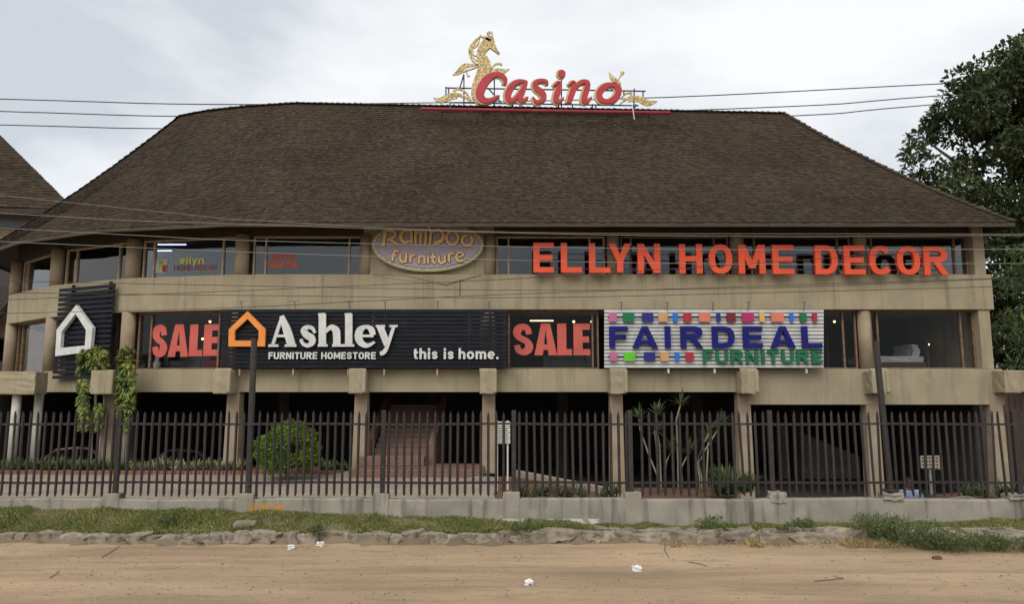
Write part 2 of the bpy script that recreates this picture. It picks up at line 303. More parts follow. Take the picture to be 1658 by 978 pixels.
# ------------------------------------------------------------------ lettering (drawn as strokes)
def arc(cx, cy, a, b, t0, t1, hv, hh, n=14, sq=2.4):
    o = []
    for i in range(n+1):
        t = R(t0+(t1-t0)*i/n); c, s_ = math.cos(t), math.sin(t)
        o.append((cx+a*math.copysign(abs(c)**(2/sq), c), cy+b*math.copysign(abs(s_)**(2/sq), s_), hv*abs(c)**1.2*1.0+hh*(1-abs(c)**1.2)))
    return o
def rc(x0, y0, x1, y1): return ('p', [(x0, y0), (x1, y0), (x1, y1), (x0, y1)])
def glyph(ch, w, h, tv, th):
    A, B = tv/2, th/2; M = lambda pts: ('p', [(w-x, y) for x, y in pts][::-1]); x = .72*h
    if ch == 'E': return [rc(0, 0, tv, h), rc(tv, 0, w, th), rc(tv, h-th, w, h), rc(tv, (h-th)/2, w*.94, (h+th)/2)]
    if ch == 'F': return [rc(0, 0, tv, h), rc(tv, h-th, w, h), rc(tv, h*.52-B, w*.9, h*.52+B)]
    if ch == 'L': return [rc(0, 0, tv, h), rc(tv, 0, w, th)]
    if ch == 'H': return [rc(0, 0, tv, h), rc(w-tv, 0, w, h), rc(tv, h/2-B, w-tv, h/2+B)]
    if ch in 'I': return [rc(w/2-A, 0, w/2+A, h)]
    if ch == 'T': return [rc(0, h-th, w, h), rc(w/2-A, 0, w/2+A, h-th)]
    if ch == 'N': return [rc(0, 0, tv, h), rc(w-tv, 0, w, h), ('p', [(0, h), (w-tv*.98, 0), (w, 0), (tv*.98, h)])]
    if ch == 'M':
        q = [(0, h), (w/2-tv*.45, h*.18), (w/2+tv*.45, h*.18), (tv*1.15, h)]
        return [rc(0, 0, tv, h), rc(w-tv, 0, w, h), ('p', q), M(q)]
    if ch == 'Y':
        q = [(0, h), (w/2-A, h*.38), (w/2+A, h*.38), (tv*1.1, h)]; return [rc(w/2-A, 0, w/2+A, h*.4), ('p', q), M(q)]
    if ch == 'A':
        lw = min(tv*1.08, w*.37); q = [(0, 0), (lw, 0), (w/2+.002*h, h*.83), (w/2+.002*h, h), (w/2-tv*.5, h)]; return [('p', q), M(q), rc(w*.24, h*.17, w*.76, h*.17+th*.92)]
    if ch == 'D': return [rc(0, 0, tv, h), ('s', [(A, h-B, B), (w*.42, h-B, B)]+arc(w*.45, h/2, w*.55-A, h/2-B, 80, -80, A, B)+[(w*.42, B, B), (A, B, B)], 0)]
    if ch == 'R': return [rc(0, 0, tv, h), ('s', [(A, h-B, B), (w*.45, h-B, B)]+arc(w*.5, h*.72, w*.5-A-w*.02, h*.28-B, 80, -80, A, B)+[(w*.45, h*.44+B, B), (A, h*.44+B, B)], 0), ('p', [(w*.38, h*.46), (w-tv*1.12, 0), (w, 0), (w*.38+tv*1.1, h*.46)])]
    if ch == 'O': return [('s', arc(w/2, h/2, w/2-A, h/2-B, 0, 345, A, B, 23), 1)]
    if ch == 'C': return [('s', arc(w/2, h/2, w/2-A, h/2-B, 38, 322, A, B, 20), 0)]
    if ch == 'U': return [('s', [(A, h, A), (A, h*.6, A)]+arc(w/2, h*.36, w/2-A, h*.36-B, 180, 360, A, B, 12)+[(w-A, h*.6, A), (w-A, h, A)], 0)]
    if ch in 'Ss':
        hh = h if ch == 'S' else x; q = [(.97, .70), (.84, .92), (.5, 1), (.14, .92), (.02, .74), (.2, .58), (.5, .5), (.8, .42), (.98, .25), (.86, .08), (.5, 0), (.14, .08), (.02, .28)]
        return [('s', [(A+p*(w-tv), B+r*(hh-th), (A*.9 if i in (3, 4, 8, 9) else B)) for i, (p, r) in enumerate(q)], 0)]
    if ch == 'h': return [rc(0, 0, tv, h), ('s', [(A, x*.55, A*.8)]+arc(w/2, x*.58, w/2-A, x*.42-B, 150, 0, A, B, 9)+[(w-A, 0, A)], 0)]
    if ch == 'n': return [rc(0, 0, tv, x), ('s', [(A, x*.55, A*.8)]+arc(w/2, x*.58, w/2-A, x*.42-B, 150, 0, A, B, 9)+[(w-A, 0, A)], 0)]
    if ch == 'm':
        o = [rc(0, 0, tv, x)]
        for k in (0, 1): o.append(('s', [(A+k*(w/2-A), x*.55, A*.8)]+arc(A+(w/2-A)*(k+.5), x*.58, (w/2-A)/2, x*.42-B, 150, 0, A, B, 9)+[(A+(w/2-A)*(k+1), 0, A)], 0))
        return o
    if ch == 'i': return [rc(w/2-A, 0, w/2+A, x), rc(w/2-A, h-tv, w/2+A, h)]
    if ch == 'l': return [rc(w/2-A, 0, w/2+A, h)]
    if ch == 't': return [('s', [(w*.36, h*.94, A), (w*.36, h*.3, A), (w*.45, B*1.2, B), (w*.95, B, B)], 0), rc(0, x-th, w, x-th*.02)]
    if ch == 'o': return [('s', arc(w/2, x/2, w/2-A, x/2-B, 0, 345, A, B, 23, 2.1), 1)]
    if ch == 'e': return [('s', arc(w/2, x/2, w/2-A, x/2-B, 0, 318, A, B, 18, 2.1), 0), rc(A, x/2-B*.8, w-A*.6, x/2+B*.8)]
    if ch == '.': return [rc(0, 0, tv, tv)]
    if ch == 'y': return [('p', [(0, x), (w/2-A, 0), (w/2+A, 0), (tv*1.1, x)]), ('p', [(w, x), (w-tv*1.1, x), (w*.1, -h*.28), (w*.1+tv*1.1, -h*.28)])]
    return []
def emit(mb, pieces, f, d0, d1, map2=lambda x, y: (x, y), sc=1):
    for i, pc in enumerate(pieces):
        k = i*.0016
        if pc[0] == 'p': mb.poly([map2(*q) for q in pc[1]], f, d0-k, d1-k)
        else: mb.rib([(*map2(a, b), hw*sc) for a, b, hw in pc[1]], f, d0-k, d1-k, bool(pc[2]), smooth=2)
def letters(pl, parent, text, boxes, y0, y1, tv, th, d0, d1, m, name='letter', side=None):
    """boxes: (x0, x1) pixel columns per character, y0/y1 pixel rows (top/bottom, may be functions of x)"""
    out = []
    for ch, (x0, x1) in zip(text, boxes):
        if ch == ' ': continue
        ya = y0(x0) if callable(y0) else y0; yb = y1(x0) if callable(y1) else y1
        u0, zb = pl.hit(x0, yb); u1, _ = pl.hit(x1, yb); _, zt = pl.hit(x0, ya); h = zt-zb
        mb = MB(); emit(mb, glyph(ch, u1-u0, h, tv*h, th*h), pl.at, d0, d1, lambda a, b: (u0+a, zb+b))
        o = mb.build(name, m, parent); out.append(o)
    return out
RELW = dict(I=.32, i=.3, l=.3, t=.5, m=1.25, M=1.15, s=.72, S=.92, e=.85, o=.88, h=.8, n=.8, y=.85, L=.78, E=.82, F=.78, T=.85)
def spread(text, x0, x1, gap=.16):
    ws = [RELW.get(c, .3 if c == '.' else (.45 if c == ' ' else .95)) for c in text]; tot = sum(ws)+gap*(len(ws)-1); k = (x1-x0)/tot; o = []; x = x0
    for w in ws: o.append((x, x+w*k)); x += (w+gap)*k
    return o

# ------------------------------------------------------------------ ground
def sst(a, b, x): t = max(0, min(1, (x-a)/(b-a))); return t*t*(3-2*t)
def wob(x, y): return .5*math.sin(1.7*x+.6*y)+.3*math.sin(.53*x-1.9*y+1)+.35*math.sin(3.1*x+2.3*y+2)+.2*math.sin(5.9*x-4.1*y)
VZ = [(-60, .38), (-10, .36), (-6, .33), (-2.5, .24), (2, .06), (7, .08), (9.5, .17), (12, .24), (60, .24)]
def vz(x):
    for (a, za), (b, zb) in zip(VZ, VZ[1:]):
        if x <= b: return za+(zb-za)*max(0, (x-a)/(b-a))
    return .24
def road_z(x, y): return .012*wob(x*.8, y*1.4) + .01*math.sin(y*2.1+.3*math.sin(x*.5)) - .012*sst(6, 12, y)
def verge_z(x, y):
    e0 = 12.42+.08*math.sin(1.3*x)+.05*math.sin(3.7*x); e0 += .05*math.sin(9.1*x+1)+.04*math.sin(17*x+2*math.sin(5*x)); k = sst(e0, e0+.16, y); top = .10+(max(vz(x), .06)-.10)*sst(12.8, 13.7, y)
    return road_z(x, y)*(1-k)-.02*(1-k)+k*(top+.018*wob(x*2.3, y*3))
def yard_z(x, y):
    t = max(sst(5.2, 6.6, x), sst(.1, .8, ((x-.06)*4+(y-21.2)*2.24)/4.58) if x > -.85 else 0); z = .1*(1-t)-.95*t + .004*wob(x, y)
    return z + (-1.08-z)*sst(23.9, 24.4, y)*(1-t)
def grid(name, xs, ys, zf, m, kind='structure'):
    mb = MB(); nx = len(xs); mb.v = [(x, y, zf(x, y)) for y in ys for x in xs]
    mb.f = [(j*nx+i, j*nx+i+1, (j+1)*nx+i+1, (j+1)*nx+i) for j in range(len(ys)-1) for i in range(nx-1)]
    return mb.build(name, m, kind=kind, smooth=True, fix=False)
ar = lambda a, b, s: list(np.arange(a, b+s*.5, s))
FARX = [-400, -150, -80, -45, -28]; FX2 = [28, 45, 80, 150, 400]
grid('dirt_road', FARX+ar(-20, 20, .3)+FX2, [-400, -150, -60, -25, -8, 0, 3, 5, 6]+ar(6.5, 12.7, .2), road_z, DIRT)
grid('grass_verge', FARX+ar(-20, 20, .16)+FX2, ar(12.3, 13.9, .08), verge_z, VERGE)
grid('paved_forecourt', [-400, -150, -80, -45]+ar(-28, 3, 1), ar(13.8, 23.7, .5)+ar(23.9, 24.5, .1)+[26, 30, 36, 45, 80, 400], yard_z, PAVE)
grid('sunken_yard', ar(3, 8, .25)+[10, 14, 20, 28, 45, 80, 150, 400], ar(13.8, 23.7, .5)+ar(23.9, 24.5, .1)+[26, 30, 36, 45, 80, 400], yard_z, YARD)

# ------------------------------------------------------------------ the furniture building
GX = [-8.73+4*k for k in range(6)] + [15.12]
PL0 = [(-20.3, 31.6), (-19.35, 27.9), (-16.2, 25.4), (-12.65, 23.75), (-8.73, 23.0), (15.12, 23.0)]   # ground plan of the front, left to right
V2 = [Vector(p) for p in PL0]
def offs(pts, d, ends=True):
    """offset the front polyline outward by d (towards the road)"""
    o = []
    for i, p in enumerate(pts):
        ns = []
        for a, b in ((i-1, i), (i, i+1)):
            if a >= 0 and b < len(pts): t = (pts[b]-pts[a]).normalized(); ns.append(Vector((t.y, -t.x)))
        n = sum(ns, Vector((0, 0))).normalized(); o.append(p + n*(d/max(.5, n.dot(ns[0]))))
    return o
BX0, BX1, BY1 = -20.4, 15.12, 39.0
bld = thing('furniture_store_building', 'long beige two storey concrete furniture store with a big brown shingle roof', 'building', (0, 23, .1))
def band(name, z0, z1, out, inn, m, x1=None, pts=V2, bevel=.012):
    pts = list(pts)
    if x1: pts[-1] = Vector((x1, pts[-1].y))
    a, b = offs(pts, out), offs(pts, -inn); mb = MB(); n = len(pts)
    mb.v = [(p.x, p.y, z) for z in (z0, z1) for p in a+b]; k = 2*n
    for i in range(n-1):
        mb.f += [(i, i+1, k+i+1, k+i), (n+i+1, n+i, k+n+i, k+n+i+1), (k+i, k+i+1, k+n+i+1, k+n+i), (i+1, i, n+i, n+i+1)]
    mb.f += [(0, k, k+n, n), (n-1, 2*n-1, k+2*n-1, k+n-1)]
    return mb.build(name, m, bld, bevel=bevel)
band('parapet_band', 5.14, 6.27, .20, .45, CONC, 15.32)
band('spandrel_band', 2.53, 3.25, .20, .45, CONC, 15.40)
# the deeper beam over the two right bays
mb = MB(); mb.obox((7.35, 23), (15.41, 23), .204, .52, 2.14, 3.246); mb.build('deep_beam', CONC, bld, bevel=.012)
def slab(name, z0, z1, m, pts=V2, inset=.3):
    q = offs(pts, -inset); q = q + [Vector((BX1, BY1)), Vector((BX0, BY1))]
    mb = MB(); mb.poly([(p.x, p.y) for p in q], lambda a, b, n: (a, b, n), z0, z1); return mb.build(name, m, bld)
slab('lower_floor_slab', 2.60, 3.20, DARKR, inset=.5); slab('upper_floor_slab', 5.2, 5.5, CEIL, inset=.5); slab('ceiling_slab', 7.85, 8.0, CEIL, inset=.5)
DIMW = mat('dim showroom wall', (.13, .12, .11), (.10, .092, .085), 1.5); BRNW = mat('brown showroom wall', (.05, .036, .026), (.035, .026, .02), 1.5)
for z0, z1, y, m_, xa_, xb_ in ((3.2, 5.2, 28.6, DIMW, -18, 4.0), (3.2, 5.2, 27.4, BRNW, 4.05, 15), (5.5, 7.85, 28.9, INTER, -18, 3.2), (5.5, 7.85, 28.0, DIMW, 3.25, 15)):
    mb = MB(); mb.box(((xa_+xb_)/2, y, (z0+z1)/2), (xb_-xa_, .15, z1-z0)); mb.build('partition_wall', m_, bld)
mb = MB(); mb.box((BX0+18.5, BY1, 5.3), (37, .3, 5.4)); mb.build('rear_wall', CONC, bld)
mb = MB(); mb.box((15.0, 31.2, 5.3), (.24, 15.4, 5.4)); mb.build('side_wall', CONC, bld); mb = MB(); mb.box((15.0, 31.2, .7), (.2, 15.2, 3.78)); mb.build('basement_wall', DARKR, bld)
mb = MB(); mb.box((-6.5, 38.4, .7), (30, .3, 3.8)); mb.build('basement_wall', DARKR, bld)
mb = MB(); mb.obox((-20.4, 38.8), V2[0], 0, .2, 2.6, 7.9); mb.build('side_wall', CONC, bld)
# header above the upper windows, up under the roof
band('window_header', 7.58, 8.28, .02, .25, WOODD, pts=V2, bevel=0)

# columns
def col_between(p, z0, z1, r=.22, m=COLM, n=14):
    mb = MB(); mb.tube([(p[0], p[1], z0), (p[0], p[1], z1)], r, n); return mb.build('column', m, bld, smooth=True)
for i in range(1, 6):
    p = V2[i]
    if i < 5: col_between(p, 3.25, 5.14); col_between(p, 6.27, 7.6)
for k in range(1, 6):
    x = GX[k]
    if k != 1: col_between((x, 23.05), 3.25, 5.14, .2)
    col_between((x, 23.05), 6.27, 7.6, .2)
for z0, z1 in ((3.25, 5.14), (6.27, 8.2)):
    mb = MB(); mb.box((15.02, 23.1, (z0+z1)/2), (.36, .5, z1-z0)); mb.build('end_pier', CONC, bld, bevel=.02)
# ground floor columns and the chipped corbels above them
GC = [(-12.62, 23.0)] + [(x, 23.0) for x in GX]; GC[-1] = (15.12, 22.95)
for i, (x, y) in enumerate(GC):
    mb = MB(); w = .26 if i else .24
    zb = -1.2 if x > 1 else .02
    mb.hexa([(x-w*.9, y-.2, zb), (x+w*.9, y-.2, zb), (x+w*.9, y+.25, zb), (x-w*.9, y+.25, zb)], [(x-w*.75, y-.19, 2.56), (x+w*.75, y-.19, 2.56), (x+w*.75, y+.25, 2.56), (x-w*.75, y+.25, 2.56)])
    mb.build('column', COLM, bld, bevel=.03)
def rough_box(mb, c, d, seed, amp=.03, n=3):
    rnd = random.Random(seed); bm = bmesh.new(); bmesh.ops.create_cube(bm, size=1); bmesh.ops.subdivide_edges(bm, edges=bm.edges[:], cuts=n, use_grid_fill=True)
    k = len(mb.v); bm.verts.index_update()
    for v in bm.verts:
        mb.v.append(tuple(c[i] + v.co[i]*d[i] + rnd.uniform(-amp, amp)*(1 if abs(v.co[i]) > .49 else .3) for i in range(3)))
    mb.f += [tuple(v.index+k for v in f.verts) for f in bm.faces]; bm.free(); return mb
for i, x in enumerate(GX[:-1]):
    xc = x + (-.1 if i == 0 else .03); mb = MB(); wd = .50 if i else .56
    rough_box(mb, (xc-.04, 22.52, 2.83), (wd, .62, .70), i, .018); mb.tube([(xc+.18, 22.2, 2.52), (xc+.18, 22.22, 3.2)], .07, 8)
    mb.tube([(xc-.3, 22.3, 3.2), (xc+.22, 22.3, 3.2)], .06, 8)
    mb.build('corbel', CONC, bld, bevel=.03)
mb = MB(); rough_box(mb, (15.3, 22.5, 2.85), (.5, .6, .7), 31, .015); mb.build('corbel', CONC, bld, bevel=.03)
mb = MB(); rough_box(mb, (15.72, 22.6, 2.86), (.42, .5, .66), 32, .012); mb.build('corbel', CONC, bld, bevel=.03)
mb = MB(); rough_box(mb, (-12.5, 22.45, 2.83), (.66, .66, .74), 33, .015); mb.build('corbel', CONC, bld, bevel=.03)

# windows: frame > pane, mullion
def window(a, b, z0, z1, fr, inset=.12, m=FRAMEL, tk=.055):
    """a, b: ground points at the window's two sides; fr: fractions where mullions stand"""
    a, b = Vector(a), Vector(b); L_ = (b-a).length; d = (b-a)/L_
    mb = MB(); w = .06
    mb.obox(a, b, -inset, .1, z0, z0+w); mb.obox(a, b, -inset, .1, z1-w, z1)
    mb.obox(a, a+d*w, -inset+.003, .106, z0+w, z1-w); mb.obox(b-d*w, b, -inset+.003, .106, z0+w, z1-w)
    wf = mb.build('window', m, bld, bevel=.006)
    cuts = [0]+list(fr)+[1]
    for f_ in fr:
        q = MB(); c = a+d*(L_*f_); q.obox(c-d*tk/2, c+d*tk/2, -inset+.006, .112, z0+w, z1-w); q.build('mullion', m, wf)
    for f0, f1 in zip(cuts, cuts[1:]):
        q = MB(); q.obox(a+d*(L_*f0+.03), b-d*(L_*(1-f1)+.03), -inset-.05, .008, z0+.03, z1-.03); q.build('pane', GLASS if z0 > 5 else GLASSL, wf)
    return wf
def seg(i, f0, f1):
    a, b = V2[i], V2[i+1]; return a+(b-a)*f0, a+(b-a)*f1
Z_U0, Z_U1, Z_L0, Z_L1 = 6.27, 7.58, 3.25, 5.14
# flat front, upper storey
window((-8.42, 23), (-4.85, 23), Z_U0, Z_U1, (.115, .875))
window((-.52, 23), (3.02, 23), Z_U0, Z_U1, (.115, .86))
window((3.52, 23), (7.04, 23), Z_U0, Z_U1, (.10, .87), m=FRAME)
window((7.5, 23), (11.02, 23), Z_U0, Z_U1, (.11, .88), m=FRAME)
window((11.5, 23), (14.82, 23), Z_U0, Z_U1, (.06, .87), m=FRAME)
# panel behind the oval sign, with its pointed lower edge
mb = MB(); mb.poly([(-4.8, 6.27), (-4.8, 8.25), (-.58, 8.25), (-.58, 6.27)], lambda u, z, n: (u, 22.95-n, z), -.2, 0); mb.build('wall_panel', CONC, bld)
mb = MB(); mb.poly([(-4.45, 6.262), (-1.0, 6.262), (-1.0, 6.22), (-2.35, 5.93), (-4.45, 6.22)], lambda u, z, n: (u, 22.80-n, z), -.03, .012); mb.build('pointed_panel', CONC, bld)
mb = MB(); mb.tube([(-4.45, 22.79, 6.262), (-3.4, 22.79, 6.22), (-2.1, 22.785, 5.92), (-1.0, 22.79, 6.25)], .008, 5); mb.tube([(-1.66, 22.79, 6.12), (-1.66, 22.79, 5.6)], .012, 5); mb.build('cable', WIRED, bld)
# lower storey, flat
window((-8.48, 23), (-4.95, 23), Z_L0, Z_L1, (.12, .88)); window((-4.5, 23), (-.95, 23), Z_L0, Z_L1, (.12, .88))
window((-.28, 23), (2.78, 23), Z_L0, Z_L1, (.06, .935), m=FRAME)
window((3.5, 23), (7.05, 23), Z_L0, Z_L1, (.12, .88), m=FRAME); window((7.5, 23), (11.05, 23), Z_L0, Z_L1, (.12, .5, .88), m=FRAME)
window((11.5, 23), (14.84, 23), Z_L0, Z_L1, (.07, .87), m=FRAME)
# curved left end
for i in (0, 1, 2, 3):
    a, b = seg(i, .07, .93); window(a, b, Z_U0, Z_U1, (.12, .86) if i != 2 else (.17, .83))
    window(a, b, Z_L0, Z_L1, (.14, .86), m=FRAME)
for i in (4,):
    a, b = V2[4], V2[5]
# ------------------------------------------------------------------ roof
EZ, TZ = 7.72, 13.4
EO = offs(V2, 1.3)
ROOF_E = [Vector((-22.3, 36)), EO[0], EO[1], EO[2], EO[3], Vector((-8.75, 21.7)), Vector((15.42, 21.7)), Vector((16.0, 40)), Vector((-20, 40.2))]
ROOF_T = [Vector((-15.2, 31)), Vector((-14.6, 29.3)), Vector((-13.2, 27.6)), Vector((-11.9, 27.1)), Vector((-10.25, 26.7)), Vector((-8.25, 26.45)), Vector((10.5, 26.75)), Vector((10.3, 33)), Vector((-12, 33.2))]
TOPZ = [13.35, 13.4, 13.45, 13.46, 13.47, 13.5, 13.22, 13.2, 13.3]
EAVZ = [7.72]*9
def rs(i, j, u, v):
    ea = Vector((*ROOF_E[i], EAVZ[i])).lerp(Vector((*ROOF_E[j], EAVZ[j])), u); ta = Vector((*ROOF_T[i], TOPZ[i])).lerp(Vector((*ROOF_T[j], TOPZ[j])), u)
    p = ea.lerp(ta, v); p.z -= .26*4*v*(1-v); return p
def roof_mesh(pairs, f, lift=0.0, nu=6, nv=8):
    mb = MB()
    for i, j in pairs:
        k = len(mb.v)
        for b in range(nv+1):
            for a in range(nu+1): p = f(i, j, a/nu, b/nv); mb.v.append((p.x, p.y, p.z+lift))
        for b in range(nv):
            for a in range(nu): q = k+b*(nu+1)+a; mb.f.append((q, q+1, q+nu+2, q+nu+1))
    return mb
pairs = [(i, i+1) for i in range(8)]+[(8, 0)]
roof = roof_mesh(pairs, rs).build('roof', DECK, bld, fix=False)
mb = MB(); mb.poly([(p.x, p.y) for p in ROOF_T], lambda a, b, n: (a, b, n), 13.05, 13.12); mb.build('roof_top', DECK, roof)
def shingles(pairs, f, expo, wid, rise=.035, seed=3):
    rnd = random.Random(seed); mb = MB()
    for i, j in pairs:
        Lv = (f(i, j, .5, 0)-f(i, j, .5, 1)).length; rows = int(Lv/expo)
        for r in range(rows):
            v0 = r/rows; v1 = min(1, (r+1.25)/rows); a, b = f(i, j, 0, v0), f(i, j, 1, v0); Lu = (b-a).length
            if Lu < .3: continue
            n = max(1, int(Lu/wid)); nn = (b-a).cross(f(i, j, 0, v1)-a).normalized(); off = rnd.random()
            us = sorted(max(0, min(1, (k+off-.5+rnd.uniform(-.22, .22))/n)) for k in range(n+2))
            us[0] = 0; us[-1] = 1
            for u0, u1 in zip(us, us[1:]):
                if u1-u0 < .1/n: continue
                g = .02/n; dv = rnd.uniform(-.10, .10)/rows; h = rise*rnd.uniform(.7, 1.35)
                p0, p1 = f(i, j, u0+g, max(0, v0+dv) if r else v0+dv-.3/rows), f(i, j, u1-g, max(0, v0+dv) if r else v0+dv-.3/rows); q0, q1 = f(i, j, u0+g, v1), f(i, j, u1-g, v1)
                k = len(mb.v)
                mb.v += [tuple(p0+nn*h), tuple(p1+nn*h), tuple(q1+nn*.006), tuple(q0+nn*.006), tuple(p0), tuple(p1)]
                mb.f += [(k, k+1, k+2, k+3), (k+4, k+5, k+1, k), (k+4, k, k+3), (k+5, k+2, k+1)]
    return mb
sh = shingles(pairs[:7], rs, .135, .125, .03).build('shingles', SHING, roof, kind='stuff', fix=False)
# ridge and hip caps
def caps(path, parent):
    mb = MB(); 
    for a, b in zip(path, path[1:]):
        n = max(1, int((b-a).length/.22)); d = (b-a).normalized(); side = d.cross(Vector((0, 0, 1))).normalized(); up = side.cross(d)
        for k in range(n):
            p = a.lerp(b, k/n); q = a.lerp(b, min(1, (k+1.2)/n)); l = random.uniform(.045, .07)
            mb.add([p+side*.13-up*.03, p+up*l, p-side*.13-up*.03, q+side*.12-up*.05, q+up*.02, q-side*.12-up*.05], [(0, 1, 4, 3), (1, 2, 5, 4), (0, 2, 1)])
    return mb.build('ridge_caps', SHING, parent, kind='stuff', fix=False)
caps([Vector((*ROOF_T[i], TOPZ[i]+.03)) for i in range(1, 8)], roof)
for k in (2, 6): caps([rs(k, k+1, 0, v/12)+Vector((0, 0, .04)) for v in range(13)], roof)
# fascia, gutter board and open soffit
def ring(name, m, o_out, z0, z1, th, parent):
    mb = MB(); n = 8
    for i in range(0, 8):
        a, b = ROOF_E[i], ROOF_E[i+1]; mb.obox(a, b, o_out, th, z0, z1)
    return mb.build(name, m, parent)
ring('fascia', mat('fascia board', (.085, .066, .048), (.055, .042, .03), 3, .8, stretch=(.4, 1, 6)), .02, EZ-.15, EZ+.0, .05, roof)
mb = MB()
for i in range(1, 6):
    for u in np.linspace(0, 1, 2 if i < 5 else 30)[:-1] if i < 5 else np.linspace(.01, .99, 40):
        e0, e1 = rs(i, i+1, u, 0), rs(i, i+1, u, .26); mb.tube([e0-Vector((0, 0, .12)), e1-Vector((0, 0, .12))], .05, 4)
mb.build('rafters', WOODD, roof, kind='stuff')
mb = roof_mesh([(i, i+1) for i in range(0, 7)], lambda i, j, u, v: rs(i, j, u, v*.3)-Vector((0, 0, .06)), 0, 4, 2); mb.build('soffit', WOODD, roof, fix=False)

# ------------------------------------------------------------------ signs on the front
ZR = lambda ox, oy, k: (lambda x, y: (ox+x/k, oy+y/k))       # zoomed measurement -> photo pixel
def brush(pl, mb, pts, cv, k, d0, d1, closed=False, grow=0, smooth=4):
    sc_ = 1/k
    q = []
    for x, y, h in pts:
        px, py = cv(x, y); u, z = pl.hit(px, py); u2, _ = pl.hit(px+1, py); q.append((u, z, (h+grow)*sc_*(u2-u)))
    mb.rib(q, pl.at, d0, d1, closed, smooth)
def outline(pl, mb, pts, cv, d0, d1): mb.poly([pl.hit(*cv(*p)) for p in pts], pl.at, d0, d1)
def house_logo(pl, parent, outer, inner, cv, d0, d1, m):
    o = [pl.hit(*cv(*p)) for p in outer]; i = [pl.hit(*cv(*p)) for p in inner]; n = len(o); mb = MB()
    mb.v = [pl.at(*p, d1) for p in o+i] + [pl.at(*p, d0) for p in o+i]; k = 2*n
    for a in range(n):
        b = (a+1) % n; mb.f += [(a, b, n+b, n+a), (k+a, k+n+a, k+n+b, k+b), (a, k+a, k+b, b), (n+a, n+b, k+n+b, k+n+a)]
    return mb.build('house_logo', m, parent)
def slats(pl, parent, px0, px1, y0, y1, n, fill, d0, d1, m, name='slat', skew=None):
    for k in range(n):
        ya = y0+(y1-y0)*k/n; yb = y0+(y1-y0)*(k+fill)/n; mb = MB()
        ua, zt = pl.hit(px0, ya); ub, _ = pl.hit(px1, ya); _, zb = pl.hit(px0, yb); zt = pl.hit((px0+px1)/2, ya)[1]; zb = pl.hit((px0+px1)/2, yb)[1]
        mb.poly([(ua, zb), (ub, zb), (ub, zt), (ua, zt)], pl.at, d0, d1); mb.build(name, m, parent)

# long black slatted sign
pl = flat(22.42); c4 = ZR(360, 350, 3.454)
sg = thing('shop_sign', 'long black slatted sign with an orange house outline and the word Ashley in white', 'sign', P(590, 597, 22.42))
mb = MB()
for px in (395, 480, 567, 624, 710, 793): u = pl.hit(px, 500)[0]; mb.box((u, 22.62, 4.18), (.06, .1, 1.86))
mb.build('frame_posts', NAVY, sg, kind='stuff')
slats(pl, sg, 358.5, 822, 501, 597, 15, .80, -.06, 0, NAVY)
for (xa, xb, ya, yb) in ((384, 584, 503, 595),):
    mb = MB(); ua, zt = pl.hit(xa, ya); ub, zb = pl.hit(xb, yb); mb.poly([(ua, zb), (ub, zb), (ub, zt), (ua, zt)], pl.at, -.09, -.065); mb.build('backing_panel', NAVYP, sg)
for px in (392, 478, 566, 624, 709, 792):
    mb = MB(); u = pl.hit(px, 499)[0]; z0 = pl.hit(px, 501)[1]; mb.tube([(u, 22.44, z0-.02), (u, 22.3, z0+.24)], .016, 6); mb.tube([(u-.1, 22.28, z0+.25), (u+.1, 22.28, z0+.25)], .022, 6); mb.build('spotlight_bracket', GALV, sg)
    mb = MB(); z1 = pl.hit(px, 598)[1]; mb.box((u, 22.5, z1-.10), (.05, .12, .2)); mb.build('lower_bracket', COLM, sg)
house_logo(pl, sg, [(150, 535), (250, 635), (246, 731), (44, 731), (46, 635)], [(150, 577), (212, 643), (211, 698), (78, 698), (79, 643)], c4, .05, .15, ORAN)
ASH = {'A': [[(342, 566, 9), (314, 645, 9), (288, 724, 8)], [(338, 560, 12), (368, 640, 22), (394, 724, 22)], [(308, 672, 7), (376, 672, 7)], [(265, 726, 7), (320, 726, 7)], [(356, 726, 7), (420, 726, 7)]],
       's': [[(524, 656, 7), (510, 630, 10), (484, 623, 12), (462, 640, 17), (476, 665, 19), (505, 685, 20), (508, 710, 16), (482, 726, 11), (456, 714, 9), (446, 690, 8)]],
       'h': [[(565, 548, 20), (565, 726, 20)], [(542, 553, 7), (578, 551, 7)], [(540, 725, 7), (594, 725, 7)], [(584, 650, 8), (612, 624, 14), (640, 640, 20), (645, 680, 20), (645, 724, 20)], [(620, 725, 7), (690, 725, 7)]],
       'l': [[(712, 548, 20), (712, 726, 20)], [(690, 553, 7), (725, 551, 7)], [(686, 725, 7), (742, 725, 7)]],
       'e': [[(762, 672, 7), (850, 672, 7)], [(848, 668, 15), (836, 634, 16), (808, 621, 10), (776, 638, 19), (766, 676, 21), (780, 710, 18), (815, 726, 12), (856, 706, 6)]],
       'y': [[(886, 618, 19), (926, 722, 18)], [(962, 620, 9), (928, 725, 10), (908, 762, 12), (886, 771, 11)], [(862, 617, 6), (914, 617, 6)], [(938, 617, 6), (984, 617, 6)]]}
for ch in 'Ashley':
    mb = MB()
    for i, st in enumerate(ASH[ch]): brush(pl, mb, st, c4, 3.454, .05-i*.002, .14-i*.002)
    mb.build('letter', WLET, sg)
x0, y0 = c4(262, 0)[0], c4(0, 762)[1]
letters(pl, sg, 'FURNITURE', spread('FURNITURE', c4(262, 0)[0], c4(533, 0)[0]), y0, c4(0, 801)[1], .21, .20, .03, .08, WLET)
letters(pl, sg, 'HOMESTORE', spread('HOMESTORE', c4(556, 0)[0], c4(860, 0)[0]), y0, c4(0, 801)[1], .21, .20, .03, .08, WLET)
